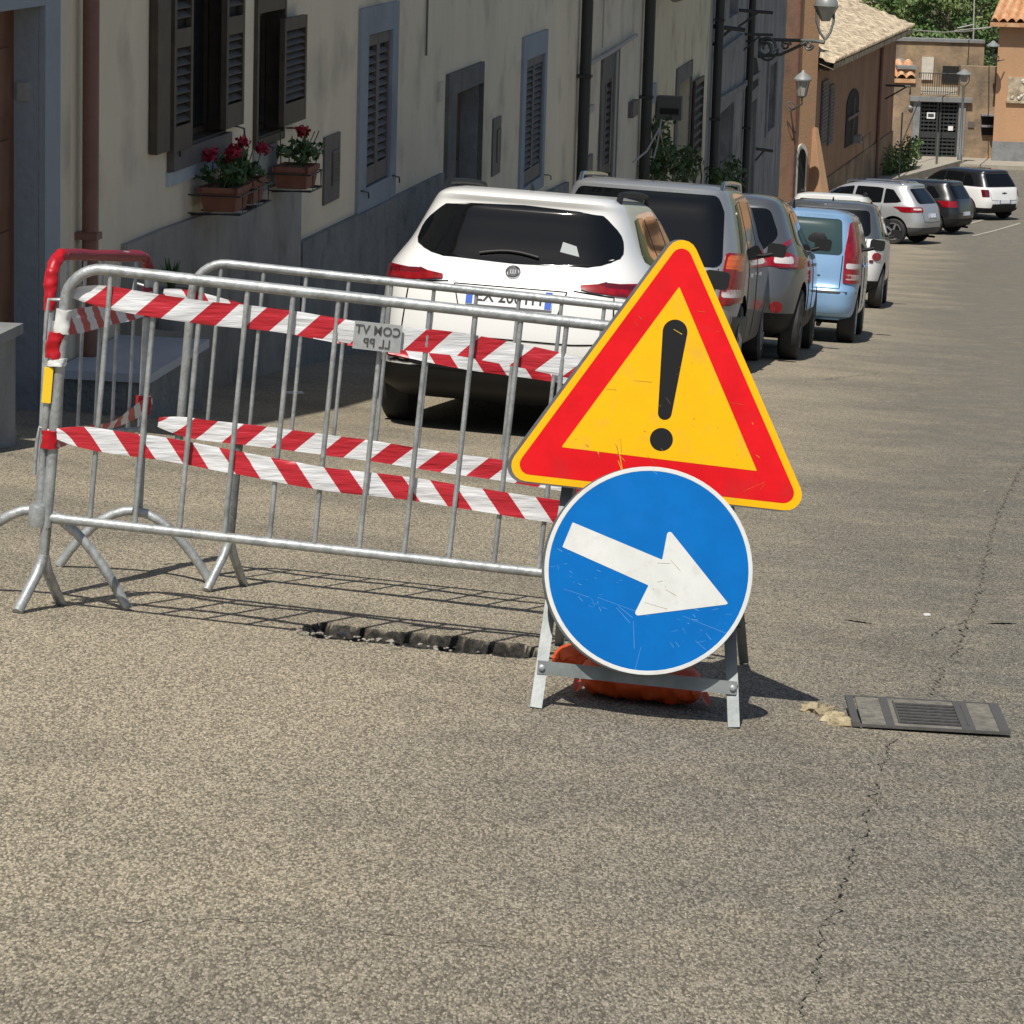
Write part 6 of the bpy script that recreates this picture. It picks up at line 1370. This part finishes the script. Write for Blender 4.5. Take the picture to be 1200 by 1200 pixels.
# --- houses, hillside and trees behind
t = thing('house', 'plain beige house wall seen above the pale tiled roof', 'house', at(990, 100, 160), 'houses at the bend'); c = at(985, 8, 165)
mb = MB(); mb.box(c+V((-.6, 4, -6)), 5.6, 8, 12.5); mb.build('wall', M['stonewall'], t); mb = MB(); A_ = c+V((-5, -.5, .3)); Bq = c+V((2.3, -.5, -.6)); tiles(t, A_, Bq, Bq+V((0, 4.5, 1.6)), A_+V((0, 4.5, 1.6)), 'tile_pale', rows=8)
mb = MB(); vs = []; nx, ny = 60, 14
for j in range(ny+1):
    for i in range(nx+1): x = -80+260*i/nx; y = 190+14*j; vs.append((x, y, -13+ j*3.4 + 2.5*mn.noise(V((x*.03, y*.03, 0)))))
mb.add(vs, [(j*(nx+1)+i, j*(nx+1)+i+1, (j+1)*(nx+1)+i+1, (j+1)*(nx+1)+i) for j in range(ny) for i in range(nx)]); o = mb.build('hillside', M['hill'], smooth=60); o['kind'] = 'structure'
def tree(px, py, d, rx, rz, seed, label, m2=0, hgt=None):
    c = at(px, py, d); g = G(c.x, c.y); rg = random.Random(seed); t = thing('tree', label, 'tree', V((c.x, c.y, g)), 'trees above the gate')
    mb = MB(); base = V((c.x, c.y, g)); mb.tube([base, base.lerp(c, .5)+V((.2, 0, 0)), c], [.30, .22, .10], 8)
    for k in range(7): a = rg.random()*6.28; e = c+V((math.cos(a)*rx*.6, math.sin(a)*rx*.6, rg.uniform(-.3, .6)*rz)); mb.tube([base.lerp(c, .55), base.lerp(c, .8).lerp(e, .5), e], [.12, .08, .03], 6)
    mb.build('trunk', M['bark'], t, smooth=60)
    mb = MB()
    for k in range(46):
        u = V((rg.gauss(0, 1), rg.gauss(0, 1), rg.gauss(0, 1))).normalized(); kk = rg.uniform(.35, 1)**.6; cc = c+V((u.x*rx*kk, u.y*rx*kk, u.z*rz*kk)); s = rg.uniform(.5, 1.05)
        mb.leaves(cc, s, s, s*.55, 150, .21, 1 if rg.random() < .35 else 0, shell=.5, rng=rg)
    mb.build('crown', [M['leaf_tree'], M['leaf_tree2']], t)
tree(1068, 32, 158, 2.6, 2.6, 1, 'leafy green tree just right of the pale tiled roof')
tree(1128, 22, 154, 2.9, 2.4, 2, 'broad bright green tree in the middle above the gate wall')
tree(1100, -8, 166, 3.2, 2.5, 3, 'taller darker green tree behind the others, cut by the top of the photo')
tree(1175, 10, 168, 2.6, 2.8, 4, 'dark green tree partly behind the apricot house')
tree(1040, 58, 170, 2.6, 2.3, 5, 'pale grey green tree low behind the wall beside the orange house')
tree(1085, 66, 150, 1.8, 1.4, 6, 'low bush like tree just above the terrace coping')
p = at(1141, 60, 141); t = thing('aerial_mast', 'thin pale aerial mast in front of the trees', 'mast', p); mb = MB(); mb.tube([p+V((0, 0, -1)), at(1142, -8, 141)], .03, 5); mb.build('pole', M['pale_cable'], t); mb = MB(); mb.tube([at(1118, 36, 141), at(1168, 31, 141)], .02, 4); mb.tube([at(1122, 33, 141), at(1140, 29, 141)], .03, 4); mb.build('aerial', M['pale_cable'], t)
for a, b, l in (((1066, 35), (1142, 36), 'pale overhead wire from the roof corner to the mast'), ((1142, 34), (1172, 28), 'pale overhead wire from the mast to the apricot house')):
    pa, pb = at(*a, 125), at(*b, 140); mb = MB(); mb.tube([pa, pa.lerp(pb, .5)+V((0, 0, -.08)), pb], .022, 4); tag(mb.build('overhead_wire', M['pale_cable']), l, 'wire')
